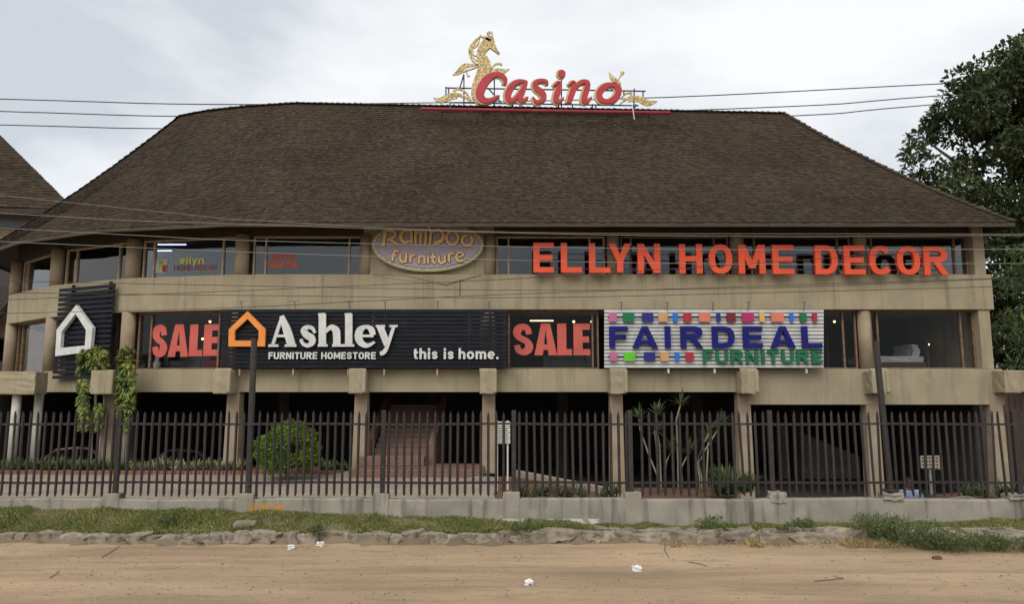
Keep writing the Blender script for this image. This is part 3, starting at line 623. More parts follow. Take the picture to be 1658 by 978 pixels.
letters(pl, sg, 'this', spread('this', c4(1072, 0)[0], c4(1206, 0)[0]), c4(0, 740)[1], c4(0, 801)[1], .21, .19, .04, .09, WLET)
letters(pl, sg, 'is', spread('is', c4(1238, 0)[0], c4(1296, 0)[0]), c4(0, 740)[1], c4(0, 801)[1], .21, .19, .04, .09, WLET)
letters(pl, sg, 'home.', spread('home.', c4(1322, 0)[0], c4(1546, 0)[0]), c4(0, 740)[1], c4(0, 801)[1], .21, .19, .04, .09, WLET)

# upright black slatted sign on the curved end
pv = Plane(V2[2], V2[3]-V2[2]); pv.a = pv.a + pv.n*.42; c3 = ZR(0, 350, 3.371)
sv = thing('shop_sign', 'upright black slatted sign with a white house outline on the curved end of the front', 'sign', (*pv.at(1.8, 3.05)[:2], 3.05))
ua, _ = pv.hit(97, 530); ub, _ = pv.hit(180, 530); _, zt = pv.hit(140, 461); _, zb = pv.hit(140, 613)
ua = pv.hit(91, 530)[0]
for k in range(19):
    h = (zt-zb)/19; mb = MB(); z = zb+h*k; mb.poly([(ua, z), (ub, z), (ub, z+h*.66), (ua, z+h*.66)], pv.at, -.06, 0); mb.build('slat', NAVY, sv)
mb = MB(); mb.poly([(ua+.55, zb+.02), (ub-.35, zb+.02), (ub-.35, zt-.25), (ua+.55, zt-.25)], pv.at, -.095, -.065); mb.build('backing_panel', NAVYP, sv)
for f_ in (.2, .88):
    mb = MB(); u = ua+(ub-ua)*f_; mb.poly([(u-.05, zb), (u+.05, zb), (u+.05, zt+.06), (u-.05, zt+.06)], pv.at, -.16, -.1); mb.build('post', NAVY, sv)
house_logo(pv, sv, [(440, 488), (530, 612), (518, 742), (326, 766), (334, 622)], [(437, 535), (494, 625), (488, 708), (354, 722), (361, 634)], c3, .05, .16, WLET)

# white slatted sign with coloured squares
pl = flat(22.42); sf = thing('shop_sign', 'white slatted sign with rows of coloured squares and FAIRDEAL in navy letters', 'sign', P(1157, 597, 22.42))
slats(pl, sf, 978.5, 1333.5, 501.5, 597, 16, .76, -.05, 0, WSLAT)
mb = MB(); ua, zt = pl.hit(981, 503); ub, zb = pl.hit(1331, 595); mb.poly([(ua, zb), (ub, zb), (ub, zt), (ua, zt)], pl.at, -.10, -.07); mb.build('backing_panel', NAVYP, sf)
mb = MB()
for px in (1003, 1076, 1152, 1208, 1296): u = pl.hit(px, 500)[0]; mb.box((u, 22.56, 4.2), (.06, .1, 1.84))
mb.build('frame_posts', DARKR, sf, kind='stuff')
for px in (1003, 1077, 1151, 1208, 1298):
    u = pl.hit(px, 499)[0]; z0 = pl.hit(px, 501)[1]; mb = MB(); mb.tube([(u+.05, 22.40, z0-.02), (u+.05, 22.3, z0+.2)], .02, 6); mb.tube([(u-.07, 22.3, z0+.22), (u+.09, 22.28, z0+.22)], .02, 6); mb.build('spotlight_bracket', GALV, sf)
    mb = MB(); z1 = pl.hit(px, 598)[1]; mb.box((u+.05, 22.45, z1-.06), (.05, .1, .13)); mb.build('lower_bracket', WSLAT, sf)
SQ = dict(pink=(.50, .14, .28), green=(.01, .17, .06), navy=(.02, .025, .2), tan=(.58, .33, .14), blue=(.02, .16, .62), red=(.42, .03, .05), salmon=(.68, .20, .13), maroon=(.18, .015, .035), magenta=(.45, .02, .13), lime=(.13, .55, .03), amber=(.72, .42, .12))
SQM = {k: mat('square '+k, v, tuple(c*.88 for c in v), 3, .5) for k, v in SQ.items()}
for cname, a, b in (('pink', 985.5, 998), ('green', 1008, 1026), ('navy', 1039, 1057), ('tan', 1065, 1080), ('blue', 1088.6, 1096.5), ('red', 1105.5, 1118.5), ('salmon', 1130.5, 1149), ('navy', 1159, 1165.5), ('maroon', 1175.5, 1190), ('magenta', 1200, 1219.5), ('amber', 1228, 1236.5), ('salmon', 1247, 1267.5), ('blue', 1277, 1283.5), ('green', 1293.5, 1304.5), ('red', 1314, 1321.5)):
    mb = MB(); u0, z1 = pl.hit(a, 507); u1, z0 = pl.hit(b, 521.5); mb.poly([(u0, z0), (u1, z0), (u1, z1), (u0, z1)], pl.at, .03, .10); mb.build('coloured_square', SQM[cname], sf)
for cname, a, b in (('pink', 986.5, 998.5), ('lime', 1010, 1028), ('navy', 1042, 1060), ('tan', 1068, 1082), ('blue', 1092, 1099), ('red', 1109.5, 1122)):
    mb = MB(); u0, z1 = pl.hit(a, 570.5); u1, z0 = pl.hit(b, 585); mb.poly([(u0, z0), (u1, z0), (u1, z1), (u0, z1)], pl.at, .03, .10); mb.build('coloured_square', SQM[cname], sf)
mb = MB()
for y in (513.5, 577.5): u0, z = pl.hit(984, y); u1 = pl.hit(1322 if y < 550 else 1124, y)[0]; mb.tube([pl.at(u0, z, .02), pl.at(u1, z, .02)], .02, 6)
mb.build('mounting_bar', STEEL, sf, kind='stuff')
FB = [(986, 1016), (1023, 1064), (1073.5, 1087), (1101, 1137), (1152, 1188), (1202, 1233), (1246, 1286), (1297, 1329)]
letters(pl, sf, 'FAIRDEAL', FB, 529, 563.5, .26, .21, .05, .15, BLUEL)
letters(pl, sf, 'FAIRDEAL', [(a+1.4, b+1.4) for a, b in FB], 529.6, 564.1, .27, .22, .01, .05, GLET, 'letter_return')
GB = spread('FURNITURE', 1137, 1330, .2)
letters(pl, sf, 'FURNITURE', GB, 567.5, 589, .25, .22, .05, .12, GREENL)

# big red orange letters standing on the parapet
pl = flat(22.55); se = thing('shop_sign', 'row of big red orange standing letters reading ELLYN HOME DECOR on the parapet', 'sign', P(1197, 445, 22.55))
EB = [(863.5, 896.5), (908, 942), (953.5, 987.5), (985, 1022), (1032, 1068.5), (1099, 1136.5), (1147, 1184.5), (1195, 1238), (1249.5, 1284), (1318.5, 1355), (1365, 1399), (1406, 1443), (1450.5, 1488), (1494, 1533)]
yt = lambda x: 394.2+(x-863)*.0095; yb = lambda x: 442+(x-863)*.0065
letters(pl, se, 'ELLYNHOMEDECOR', EB, yt, yb, .205, .178, 0, .13, REDO)
mb = MB()
for z in (6.42, 6.9): mb.tube([pl.at(.6, z, -.05), pl.at(13.7, z-.05, -.05)], .018, 6)
mb.build('mounting_rail', STEEL, se, kind='stuff')

# oval board
pl = flat(22.72); c8 = ZR(560, 340, 5.921)
so = thing('shop_sign', 'painted oval board with yellow lettering Ramboo furniture under the eaves', 'sign', P(692, 440, 22.72))
def ell(rx, rt, rb, n=56): return [(785+rx*math.cos(2*PI*i/n), 328-(rt if math.sin(2*PI*i/n) > 0 else rb)*math.sin(2*PI*i/n)) for i in range(n)]
mb = MB(); outline(pl, mb, ell(537, 225, 264), c8, -.14, 0); mb.build('rim', OVALR, so, bevel=.02)
mb = MB(); outline(pl, mb, ell(497, 190, 226), c8, -.05, .03); mb.build('board', OVALM, so)
mb = MB()
for i in range(40):
    t = 2*PI*i/40; cx, cy = 785+517*math.cos(t), 328-(207 if math.sin(t) > 0 else 245)*math.sin(t); brush(pl, mb, [(cx-14, cy, 6), (cx+14, cy, 6)], c8, 5.921, 0, .02, smooth=0)
mb.build('rim_dashes', YLET, so, kind='stuff')
RAM = [[[(382, 215, 16), (370, 290, 15), (360, 352, 17)], [(355, 218, 10), (410, 200, 13), (468, 215, 15), (474, 250, 15), (430, 283, 12), (395, 298, 11)], [(430, 290, 14), (465, 312, 15), (502, 336, 14)]],
       [[(628, 214, 12), (570, 204, 13), (530, 240, 17), (536, 290, 16), (570, 314, 14), (622, 300, 10)], [(632, 204, 13), (632, 322, 12)]],
       [[(672, 200, 13), (668, 325, 13)], [(680, 235, 9), (704, 202, 12), (718, 235, 13), (716, 326, 12)], [(730, 235, 9), (752, 202, 12), (770, 240, 13), (764, 332, 12)]],
       [[(792, 165, 13), (816, 220, 13), (806, 332, 14)], [(826, 218, 10), (890, 190, 13), (934, 236, 16), (916, 300, 18), (842, 326, 18)]],
       [[(1022+56*math.cos(t), 273+60*math.sin(t), 14) for t in np.linspace(-1.2, 4.6, 14)]],
       [[(1163+49*math.cos(t), 297+48*math.sin(t), 13) for t in np.linspace(-1.0, 4.9, 14)]],
       [[(515, 405, 8), (482, 396, 10), (462, 422, 11), (450, 488, 11)], [(436, 442, 8), (490, 436, 8)]],
       [[(525, 425, 11), (526, 480, 12), (552, 503, 11), (578, 482, 9)], [(580, 422, 11), (580, 506, 11)]], [[(620, 438, 11), (622, 506, 11)], [(624, 462, 8), (645, 436, 10), (668, 440, 9)]],
       [[(706, 438, 11), (704, 516, 11)], [(712, 462, 8), (738, 440, 10), (756, 462, 11), (754, 520, 11)]], [[(790, 452, 11), (790, 516, 11)], [(788, 410, 10), (790, 424, 10)]],
       [[(838, 418, 10), (834, 490, 11), (862, 516, 9)], [(808, 458, 8), (868, 450, 8)]], [[(892, 446, 11), (896, 495, 11), (920, 514, 10), (946, 494, 9)], [(950, 438, 11), (952, 510, 11)]],
       [[(988, 422, 11), (992, 502, 11)], [(994, 446, 8), (1015, 416, 10), (1040, 424, 9)]], [[(1068, 458, 8), (1126, 440, 9), (1108, 410, 10), (1076, 418, 11), (1060, 456, 12), (1080, 492, 11), (1124, 488, 9)]]]
for g in RAM:
    mb = MB(); mk = MB()
    for i, st in enumerate(g): brush(pl, mb, st, c8, 5.921, .04, .085-i*.002); brush(pl, mk, st, c8, 5.921, .025, .05-i*.002, grow=5)
    lt = mb.build('letter', YLET, so); mk.build('letter_edge', BLET, lt)

# lettering stuck onto the windows
def vinyl(label, p0, a, b):
    return thing('window_lettering', label, 'lettering', p0)
ps = Plane(V2[3], V2[4]-V2[3]); ps.a = ps.a - ps.n*.165
t = vinyl('faded red SALE letters in the window left of the long black sign', (*ps.at(1, 3.6)[:2], 3.6), 0, 0)
letters(ps, t, 'SALE', [c3(a, 0)[0:1]+c3(b, 0)[0:1] for a, b in ((820, 914), (914, 1026), (1030, 1102), (1108, 1188))], 525.5, lambda x: 579-(x-243)*.03, .285, .195, 0, .005, SALEM)
ps2 = flat(23.165); c5 = ZR(800, 340, 3.493)
t = vinyl('faded red SALE letters in the window between the black and white signs', P(895, 576, 23.21), 0, 0)
letters(ps2, t, 'SALE', [(c5(a, 0)[0], c5(b, 0)[0]) for a, b in ((102, 226), (228, 356), (358, 441), (450, 544))], 524, 575.5, .285, .195, 0, .005, SALEM)
EYG = mat('yellow green vinyl', (.78, .75, .10)); EBR = mat('brown red vinyl', (.30, .10, .085)); ERD = mat('bright red vinyl', (.72, .11, .05)); 
t = vinyl('small yellow green ellyn over brown HOME DECOR lettering in a window', (*ps.at(1.5, 6.4)[:2], 6.4), 0, 0)
letters(ps, t, 'ellyn', spread('ellyn', c3(980, 0)[0], c3(1113, 0)[0]), c3(0, 220)[1], c3(0, 259)[1], .2, .18, 0, .005, EYG)
letters(ps, t, 'HOME', spread('HOME', c3(947, 0)[0], c3(1050, 0)[0]), c3(0, 267)[1], c3(0, 297)[1], .2, .18, 0, .005, EBR)
letters(ps, t, 'DECOR', spread('DECOR', c3(1062, 0)[0], c3(1183, 0)[0]), c3(0, 265)[1], c3(0, 294)[1], .2, .18, 0, .005, EBR)
t = thing('window_poster', 'small pale poster with green, orange and red patches in the ellyn window', 'poster', (*ps.at(.6, 6.5)[:2], 6.5))
for nm, (xa, ya, xb, yb_), m_, d in (('sheet', (853, 236, 912, 308), mat('pale poster', (.45, .47, .40)), 0), ('green_patch', (870, 244, 890, 285), mat('poster green', (.25, .42, .12)), .004), ('orange_patch', (868, 262, 900, 284), mat('poster orange', (.65, .36, .08)), .008), ('red_patch', (889, 268, 909, 304), mat('poster red', (.35, .06, .05)), .012)):
    mb = MB(); u0, z1 = ps.hit(*c3(xa, ya)); u1, z0 = ps.hit(*c3(xb, yb_)); mb.poly([(u0, z0), (u1, z0), (u1, z1), (u0, z1)], ps.at, d-.001, d+.005); mb.build(nm, m_, t)
t = vinyl('small bright red two line lettering ELLYN FURNITURE in the window left of the oval board', P(457, 435, 23.21), 0, 0)
letters(ps2, t, 'ELLYN', spread('ELLYN', c4(276, 0)[0], c4(400, 0)[0]), c4(0, 210)[1], c4(0, 246)[1], .25, .2, 0, .005, ERD)
letters(ps2, t, 'FURNITURE', spread('FURNITURE', c4(248, 0)[0], c4(426, 0)[0]), c4(0, 260)[1], c4(0, 287)[1], .25, .2, 0, .005, ERD)

# ------------------------------------------------------------------ roof sign
c2 = ZR(680, 30, 3.948); pl = flat(26.0); K = 3.948
cs = thing('roof_sign', 'casino sign on the roof ridge with red slanted letters and a golden seahorse', 'sign', P(890, 172, 26.0))
CAS = [[[(540, 430, 10), (546, 400, 22), (520, 370, 22), (478, 366, 24), (432, 392, 36), (396, 445, 40), (384, 495, 40), (410, 528, 28), (450, 530, 20), (488, 512, 14), (510, 500, 6)]],
       [[(684, 410, 8), (640, 408, 18), (596, 430, 26), (566, 480, 30), (566, 518, 28), (588, 534, 20), (620, 505, 16), (650, 460, 10)], [(680, 408, 16), (660, 460, 24), (640, 515, 24), (656, 536, 18), (692, 508, 6)]],
       [[(816, 432, 6), (806, 410, 18), (770, 404, 16), (738, 420, 22), (742, 450, 26), (776, 478, 30), (792, 510, 26), (772, 536, 18), (740, 538, 18), (722, 508, 6)]],
       [[(852, 440, 6), (886, 416, 18), (890, 445, 26), (872, 500, 28), (866, 532, 20), (890, 540, 14), (918, 510, 5)], [(905+13*math.cos(t), 360+13*math.sin(t), 17) for t in np.linspace(0, 2*PI, 10)[:-1]]],
       [[(948, 436, 6), (980, 414, 18), (982, 450, 26), (962, 510, 26), (952, 548, 22)], [(980, 470, 12), (1020, 420, 18), (1062, 412, 22), (1070, 440, 26), (1052, 500, 28), (1046, 536, 22), (1066, 540, 14), (1098, 508, 5)]],
       [[(1205+60*math.cos(t)-14*math.sin(t), 484+54*math.sin(t), 20+10*abs(math.cos(t))) for t in np.linspace(0, 2*PI, 17)[:-1]]]]
for gi, g in enumerate(CAS):
    mb = MB(); mk = MB()
    for i, st in enumerate(g):
        cl = gi == 5; st = [(x, y, h*.66) for x, y, h in st]; cl = cl or len(st) == 9; brush(pl, mb, st, c2, K, .10, .16-i*.003, cl); brush(pl, mk, [(x-7, y+1, h) for x, y, h in st], c2, K, .0, .10-i*.003, cl, grow=7)
    lt = mb.build('letter', CASR, cs); mk.build('letter_edge', CAST, lt)
mb = MB()
brush(pl, mb, [(420, 128, 10), (452, 132, 22), (436, 152, 34), (404, 190, 31), (388, 230, 26), (402, 262, 34), (414, 300, 40), (402, 345, 38), (374, 405, 32), (350, 455, 22), (344, 500, 15), (360, 530, 12), (400, 546, 10), (452, 538, 7)], c2, K, -.06, .06, smooth=5)
mb.build('seahorse_body', GOLD, cs)
mb = MB(); brush(pl, mb, [(446, 150, 32), (466, 180, 20), (486, 204, 11), (506, 226, 6)], c2, K, -.05, .064, smooth=5); brush(pl, mb, [(430, 122, 8), (458, 116, 6), (462, 96, 6), (446, 86, 7), (434, 96, 8), (442, 104, 7)], c2, K, -.03, .03); brush(pl, mb, [(430, 120, 9), (400, 118, 6), (384, 106, 4)], c2, K, -.03, .035)
mb.build('seahorse_head', GOLD, cs)
def gold(name, strokes, m=GOLD):
    mb = MB()
    for i, st in enumerate(strokes): brush(pl, mb, st, c2, K, -.03-i*.002, .03-i*.002)
    return mb.build(name, m, cs)
gold('mane', [[(388, 110, 3), (350, 150, 10), (324, 195, 13), (326, 245, 9), (350, 282, 6), (376, 296, 3)], [(386, 115, 2), (372, 160, 4), (344, 190, 3)], [(380, 182, 3), (345, 160, 3)], [(376, 246, 3), (332, 228, 3)], [(340, 200, 3), (346, 250, 3), (378, 280, 3)]])
gold('left_fin', [[(210, 362, 3), (244, 340, 12), (280, 305, 16), (320, 298, 10), (376, 296, 4)], [(235, 360, 3), (280, 338, 5), (330, 322, 4), (376, 306, 3)], [(298, 340, 4), (306, 368, 5), (318, 362, 5)]])
gold('right_fin', [[(430, 350, 4), (480, 330, 12), (530, 336, 14), (572, 322, 3)], [(450, 326, 3), (482, 292, 6), (514, 288, 6), (520, 300, 6)], [(440, 345, 4), (500, 348, 6), (545, 345, 4)]])
gold('left_leaf', [[(86, 505, 2), (128, 524, 17), (180, 496, 15), (240, 486, 11), (300, 508, 8), (332, 535, 4)], [(328, 525, 4), (290, 470, 6), (244, 450, 6), (216, 464, 7), (230, 478, 7)], [(130, 540, 4), (190, 515, 6), (240, 505, 4)]])
gold('right_leaf', [[(1278, 545, 3), (1330, 510, 10), (1400, 508, 14), (1455, 540, 20), (1518, 528, 2)], [(1288, 505, 3), (1320, 478, 5), (1352, 478, 6), (1350, 490, 6)], [(1330, 530, 3), (1390, 525, 5), (1430, 548, 5)]])
gold('upper_leaf', [[(1288, 452, 3), (1270, 405, 9), (1232, 385, 14), (1208, 342, 2)], [(1268, 388, 3), (1290, 355, 4)], [(1290, 338, 8), (1294, 348, 13), (1292, 358, 8)]])
mb = MB()
for st in ([(165, 437), (1445, 458)], [(190, 531), (1400, 551)], [(165, 430), (165, 505)], [(182, 438), (182, 490)], [(280, 350), (280, 548)], [(280, 350), (254, 436)], [(475, 366), (475, 550)], [(438, 442), (518, 530)], [(905, 384), (905, 580)], [(1372, 442), (1368, 592)], [(1428, 456), (1428, 502)], [(1305, 456), (1305, 490)], [(192, 530), (192, 580)], [(590, 548), (590, 585)], [(975, 548), (975, 585)], [(1125, 550), (1125, 585)], [(640, 410), (640, 560)]):
    q = [pl.hit(*c2(*p)) for p in st]; mb.tube([pl.at(*q[0], -.07), pl.at(*q[1], -.07)], .028, 6)
for px in (735, 830, 905, 960, 1030):
    u, z = pl.hit(px, 168); mb.tube([(u, 26.05, z), (u, 27.6, 13.3)], .03, 6)
mb.build('steel_frame', STEEL, cs, kind='stuff')
pb = flat(25.55); a, b = pb.hit(682, 176), pb.hit(1085, 182.5); mb = MB(); mb.tube([pb.at(*a), pb.at(*b)], .065, 8); mb.build('red_channel', REDBAR, cs)
mb = MB()
for k in range(6): t_ = (k+.5)/6; u = a[0]+(b[0]-a[0])*t_; z = a[1]+(b[1]-a[1])*t_; mb.tube([(u, 25.55, z), (u, 25.8, z-.25)], .02, 5)
mb.build('channel_brackets', STEEL, cs, kind='stuff')
mb = MB(); q = pb.hit(1023, 172); mb.tube([pb.at(*q, .1), pb.at(q[0]+.04, q[1]-.6, .25)], .02, 5); mb.build('hanging_cable', WSLAT, cs)

# ------------------------------------------------------------------ things seen through the windows
for i, (px, py, D, ln, rz) in enumerate(((276, 396, 24.9, 1.1, 0), (262, 375, 24.3, .45, .8), (265, 406, 26.2, .6, 0), (182, 381, 25.5, .5, .5), (432, 390, 25.2, .9, 0), (541, 387, 25.4, 1.0, 0), (430, 389, 27.4, 1.0, 0))):
    p = P(px, py, D); t = thing('tube_light', ['lit blue white tube light hanging in the ellyn window', 'short lit tube seen end on near the top of the ellyn window', 'dim farther tube light at the left of the ellyn window', 'lit tube light at the top of the curved end window', 'lit tube light above the bright red window lettering', 'lit tube light at the right, nearest the oval board', 'faint tube light behind the one above the red lettering'][i], 'light', p, 'tube lights in the upper showroom')
    mb = MB(); d = Vector((math.cos(rz), math.sin(rz), 0))*ln/2; mb.tube([p-d, p+d], .022, 8); mb.build('tube', TUBE, t)
    mb = MB(); mb.box(p+Vector((0, 0, .045)), (ln+.06, .06, .04), rz); mb.build('batten', WSLAT, t)
    mb = MB(); mb.tube([p+d*.8+Vector((0, 0, .06)), p+d*.8+Vector((0, 0, 7.85-p.z))], .008, 4); mb.tube([p-d*.8+Vector((0, 0, .06)), p-d*.8+Vector((0, 0, 7.85-p.z))], .008, 4); mb.build('hanger', WIRED, t)
for i, (px, py, D) in enumerate(((340, 521, 24.5), (328, 549, 24.6), (929, 521, 24.4), (958, 521, 24.6), (1351, 521, 24.4), (1503, 558, 25.2))):
    p = P(px, py, D); t = thing('spot_lamp', ['small lit lamp above the letter E of the left SALE window', 'small lit lamp low behind the left SALE letters', 'small lit lamp above the right SALE letters', 'small lit lamp in the right corner of the right SALE window', 'small lit lamp just right of the white slatted sign', 'small lit bedside lamp beside the white bed'][i], 'lamp', p, 'small lit lamps in the lower showroom')
    mb = MB(); mb.tube([p-Vector((0, 0, .035)), p, p+Vector((0, 0, .035))], [.02, .045, .03], 8); mb.build('bulb', WARM, t)
    mb = MB(); s_ = 1 if i < 5 else -1; mb.tube([p+Vector((0, 0, .036*s_)), p+Vector((0, 0, (5.18-p.z) if s_ > 0 else (3.62-p.z)))], .012, 5); mb.build('stem', WIRED, t)
p = P(877, 519.5, 24.6); t = thing('tube_light', 'lit warm yellow tube light above the right SALE letters', 'light', p); mb = MB(); mb.box(p, (.8, .04, .03)); mb.build('tube', WARM, t); mb = MB(); mb.box(p+Vector((0, 0, .035)), (.85, .06, .03)); mb.tube([p+Vector((0, 0, .05)), p+Vector((0, 0, 5.18-p.z))], .008, 4); mb.build('batten', DARKR, t)
# a made bed in the right hand window
t = thing('bed', 'white made bed with pillows behind the right hand lower window', 'bed', (12.9, 25, 3.2))
mb = MB(); mb.box((12.9, 25, 3.38), (1.95, 1.5, .3)); mb.build('bed_frame', DWOOD, t, bevel=.02)
mb = MB(); rough_box(mb, (12.85, 25, 3.62), (1.9, 1.46, .22), 5, .02, 4); mb.build('mattress', LINEN, t, bevel=.04)
mb = MB(); mb.box((13.93, 25, 3.75), (.08, 1.6, 1.1)); mb.build('headboard', DWOOD, t, bevel=.02)
for k, y in enumerate((24.65, 25.3)):
    mb = MB(); rough_box(mb, (13.6, y, 3.92), (.22, .6, .42), 40+k, .03, 3); mb.build('pillow', LINEN, t, bevel=.05)
t = thing('shelf_unit', 'dark shelf unit with pale ornaments just right of the white slatted sign', 'shelf', (9.75, 24.6, 3.2))
for z in (3.25, 3.8, 4.35, 4.9): mb = MB(); mb.box((10, 24.8, z), (1.5, .4, .04)); mb.build('shelf', DWOOD, t)
for x in (9.25, 10.75): mb = MB(); mb.box((x, 24.8, 4.1), (.04, .4, 1.8)); mb.build('upright', DWOOD, t)
for k in range(9):
    x = 9.4+random.random()*1.2; z = random.choice((3.27, 3.82, 4.37)); mb = MB(); mb.tube([(x, 24.75, z), (x, 24.75, z+.1), (x, 24.75, z+.2), (x, 24.75, z+.26)], [.05, .08, .05, .03], 8)
    tag(mb.build('ornament', LINEN if k % 3 else SOFR, loc=(x, 24.75, z)), 'small ornament on the dark shelf unit by the white sign', 'ornament', 'ornaments on the shelf unit')
def sofa(loc, w, m, label):
    t = thing('sofa', label, 'sofa', loc); x, y, z = loc
    mb = MB(); mb.box((x, y, z+.25), (w, .8, .3)); mb.build('base', m, t, bevel=.04); mb = MB(); mb.box((x, y+.36, z+.6), (w, .2, .55)); mb.build('backrest', m, t, bevel=.05)
    for s_ in (-1, 1): mb = MB(); mb.box((x+s_*(w/2+.09), y, z+.35), (.18, .82, .5)); mb.build('armrest', m, t, bevel=.05)
sofa((-11.2, 25.2, 3.2), 1.1, SOFA, 'grey armchair behind the left SALE letters'); sofa((-9.9, 25.0, 3.2), .7, SOFR, 'red armchair behind the last letter of the left SALE')
sofa((1.9, 25.2, 3.2), 1.3, SOFA, 'dark sofa behind the right SALE letters')
t = thing('vase', 'pale tall vase standing behind the left SALE letters', 'vase', (-11.95, 24.4, 3.2)); mb = MB(); mb.tube([(-11.95, 24.4, 3.2+z) for z in (0, .12, .3, .42, .5)], [.07, .12, .13, .06, .08], 12); mb.build('vase_body', LINEN, t, smooth=True)
p = Plane(V2[2], V2[3]-V2[2]); p.a = p.a-p.n*.32
t = thing('display_board', 'pale yellow board leaning inside the curved end upper window', 'board', (*p.at(2.6, 6)[:2], 5.5)); mb = MB(); mb.poly([(1.85, 6.2), (3.6, 6.2), (3.6, 7.02), (1.85, 6.88)], p.at, -.04, 0); mb.build('board', YELB, t)
p = Plane(V2[1], V2[2]-V2[1]); p.a = p.a-p.n*.4
t0 = thing('reflection_sheet', 'pale grey green sheet added as sky reflection in the upper window above the upright sign', 'reflection sheet', (*Plane(V2[2], V2[3]-V2[2]).at(2, 5.5, -.45)[:2], 5.5))  # added sheet behind the glass, giving the pane a pale sky reflection
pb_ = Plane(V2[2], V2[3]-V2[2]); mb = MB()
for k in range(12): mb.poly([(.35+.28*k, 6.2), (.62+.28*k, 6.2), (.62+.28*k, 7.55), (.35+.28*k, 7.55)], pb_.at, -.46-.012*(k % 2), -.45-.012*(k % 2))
mb.build('fabric', mat('sky reflection tone', (.74, .78, .72), (.64, .68, .63), 1.5, .9), t0)  # reflected sky put into the pale colour of the added sheet
t = thing('curtain', 'mottled grey curtain in the leftmost upper window', 'curtain', (*p.at(2.2, 5.5)[:2], 5.5)); mb = MB(); mb.rib([(1.0+.1*k, 6.9, .75) for k in range(22)], lambda u, z, n: p.at(u, z, n+.05*math.sin(u*14)), -.02, 0, smooth=0)
mb.v = []; mb.f = []
for k in range(60):
    u = .8+k*.04; mb.v += [p.at(u, 6.2, .05*math.sin(k*.9)), p.at(u, 7.6, .04*math.sin(k*.9))]
    if k: mb.f.append((2*k-2, 2*k, 2*k+1, 2*k-1))
mb.build('drape', DOVE, t, smooth=True)

# ------------------------------------------------------------------ boundary wall and palisade fence
WY = 13.8
wall = thing('boundary_wall', 'low weathered grey concrete wall along the verge under the fence', 'wall', (0, WY, 0))
mb = MB(); xs = ar(-30, 30, .5); rnd = random.Random(4)
for x0 in xs[:-1]: pass
n = len(xs); mb.v = []
for z, y in ((-.1, WY-.10), (.53, WY-.10), (.55, WY-.085), (.55, WY+.10), (-1.3, WY+.10)):
    for i, x in enumerate(xs): mb.v.append((x, y+.006*math.sin(x*2.1), z+(.012*math.sin(1.3*x)+.008*math.sin(4.1*x) if z > .5 else 0)))
mb.f = [(j*n+i, j*n+i+1, (j+1)*n+i+1, (j+1)*n+i) for j in range(4) for i in range(n-1)]
mb.build('wall_body', WALLC, wall)
pxs = [(186, 1), (402, 1), (618, 1), (828, 1.1), (1024, 1.05), (1257, .85), (1442, 1.2), (1650, 1.1)]
for i, (px, k) in enumerate(pxs):
    x = P(px, 805, WY)[0]; mb = MB(); w = .30*k
    if i == 5: rough_box(mb, (x, WY, .58), (.30, .26, .20), i, .014)
    elif i == 6: rough_box(mb, (x, WY, .585), (.36, .26, .13), i, .016)
    elif i == 7: rough_box(mb, (x, WY, .585), (.5, .26, .11), i, .014)
    else: rough_box(mb, (x, WY-.002, .32 if i < 3 else .335), (w*.95, .22, .66 if i < 3 else .68), i, .006)
    mb.build('pier', WALLC, wall, bevel=.012)
fen = thing('palisade_fence', 'dark brown steel palisade fence with pointed pickets on the low wall', 'fence', (0, WY, .55))
mb = MB(); z0, z1 = -.79, .79     # picket: D section with pointed head
prof = [(-.026, -.012), (-.011, .014), (.011, .014), (.026, -.012)]
mb.v = [(x, -y, z) for z in (z0+.05, z1-.1) for x, y in prof] + [(x*.25, -y, z1-.02) for x, y in prof] + [(x*.3, -y, z0) for x, y in prof]
for a, b in ((0, 4), (4, 8), (12, 0)):
    for i in range(3): mb.f.append((a+i, a+i+1, b+i+1, b+i))
    mb.f.append((a+3, a, b, b+3))
mb.f += [(8, 9, 10, 11), (15, 14, 13, 12)]
px_step = 12.4; picket0 = None; posts = [-242, -26, 190, 408, 620, 832, 1021, 1249, 1440, 1647, 1862]
rnd = random.Random(12)
k = 0; px = -400
while px < 2060:
    px += px_step*(.985+.03*rnd.random())
    if min(abs(px-p) for p in posts) < 6.5: continue
    pos = P(px, 735, WY); pos = Vector((pos.x, WY-.035, 1.385+rnd.uniform(-.012, .012)))
    if not picket0:
        picket0 = mb.build('picket', FENCE, fix=True); picket0.parent = fen; o = picket0; o.location = pos-ORG[fen.name]; ORG[o.name] = pos
    else: o = link_copy(picket0, fen, pos)
    j = 1 if px < 1180 else 2.6
    o.rotation_euler = (rnd.gauss(0, .008), rnd.gauss(0, .006*j), rnd.gauss(0, .15))
for z in (.84, 1.92):
    mb = MB(); pts = [(x, WY, z+.006*math.sin(x*1.7+z)) for x in ar(-14.6, 14.6, .5)]
    for a, b in zip(pts, pts[1:]): mb.hexa([(a[0], WY-.018, a[2]-.02), (b[0], WY-.018, b[2]-.02), (b[0], WY+.022, b[2]-.02), (a[0], WY+.022, a[2]-.02)], [(a[0], WY-.018, a[2]+.02), (b[0], WY-.018, b[2]+.02), (b[0], WY+.022, b[2]+.02), (a[0], WY+.022, a[2]+.02)])
    mb.build('rail', FENCE, fen)
for i, px in enumerate(posts):
    if i in (3, 8): continue
    x = P(px, 735, WY).x; mb = MB(); mb.box((x, WY+.02, 1.36), (.085, .08, 1.63)); mb.build('post', FENCE, fen, bevel=.008)
p0, p1 = P(411, 548, WY), P(401, 800, WY); 
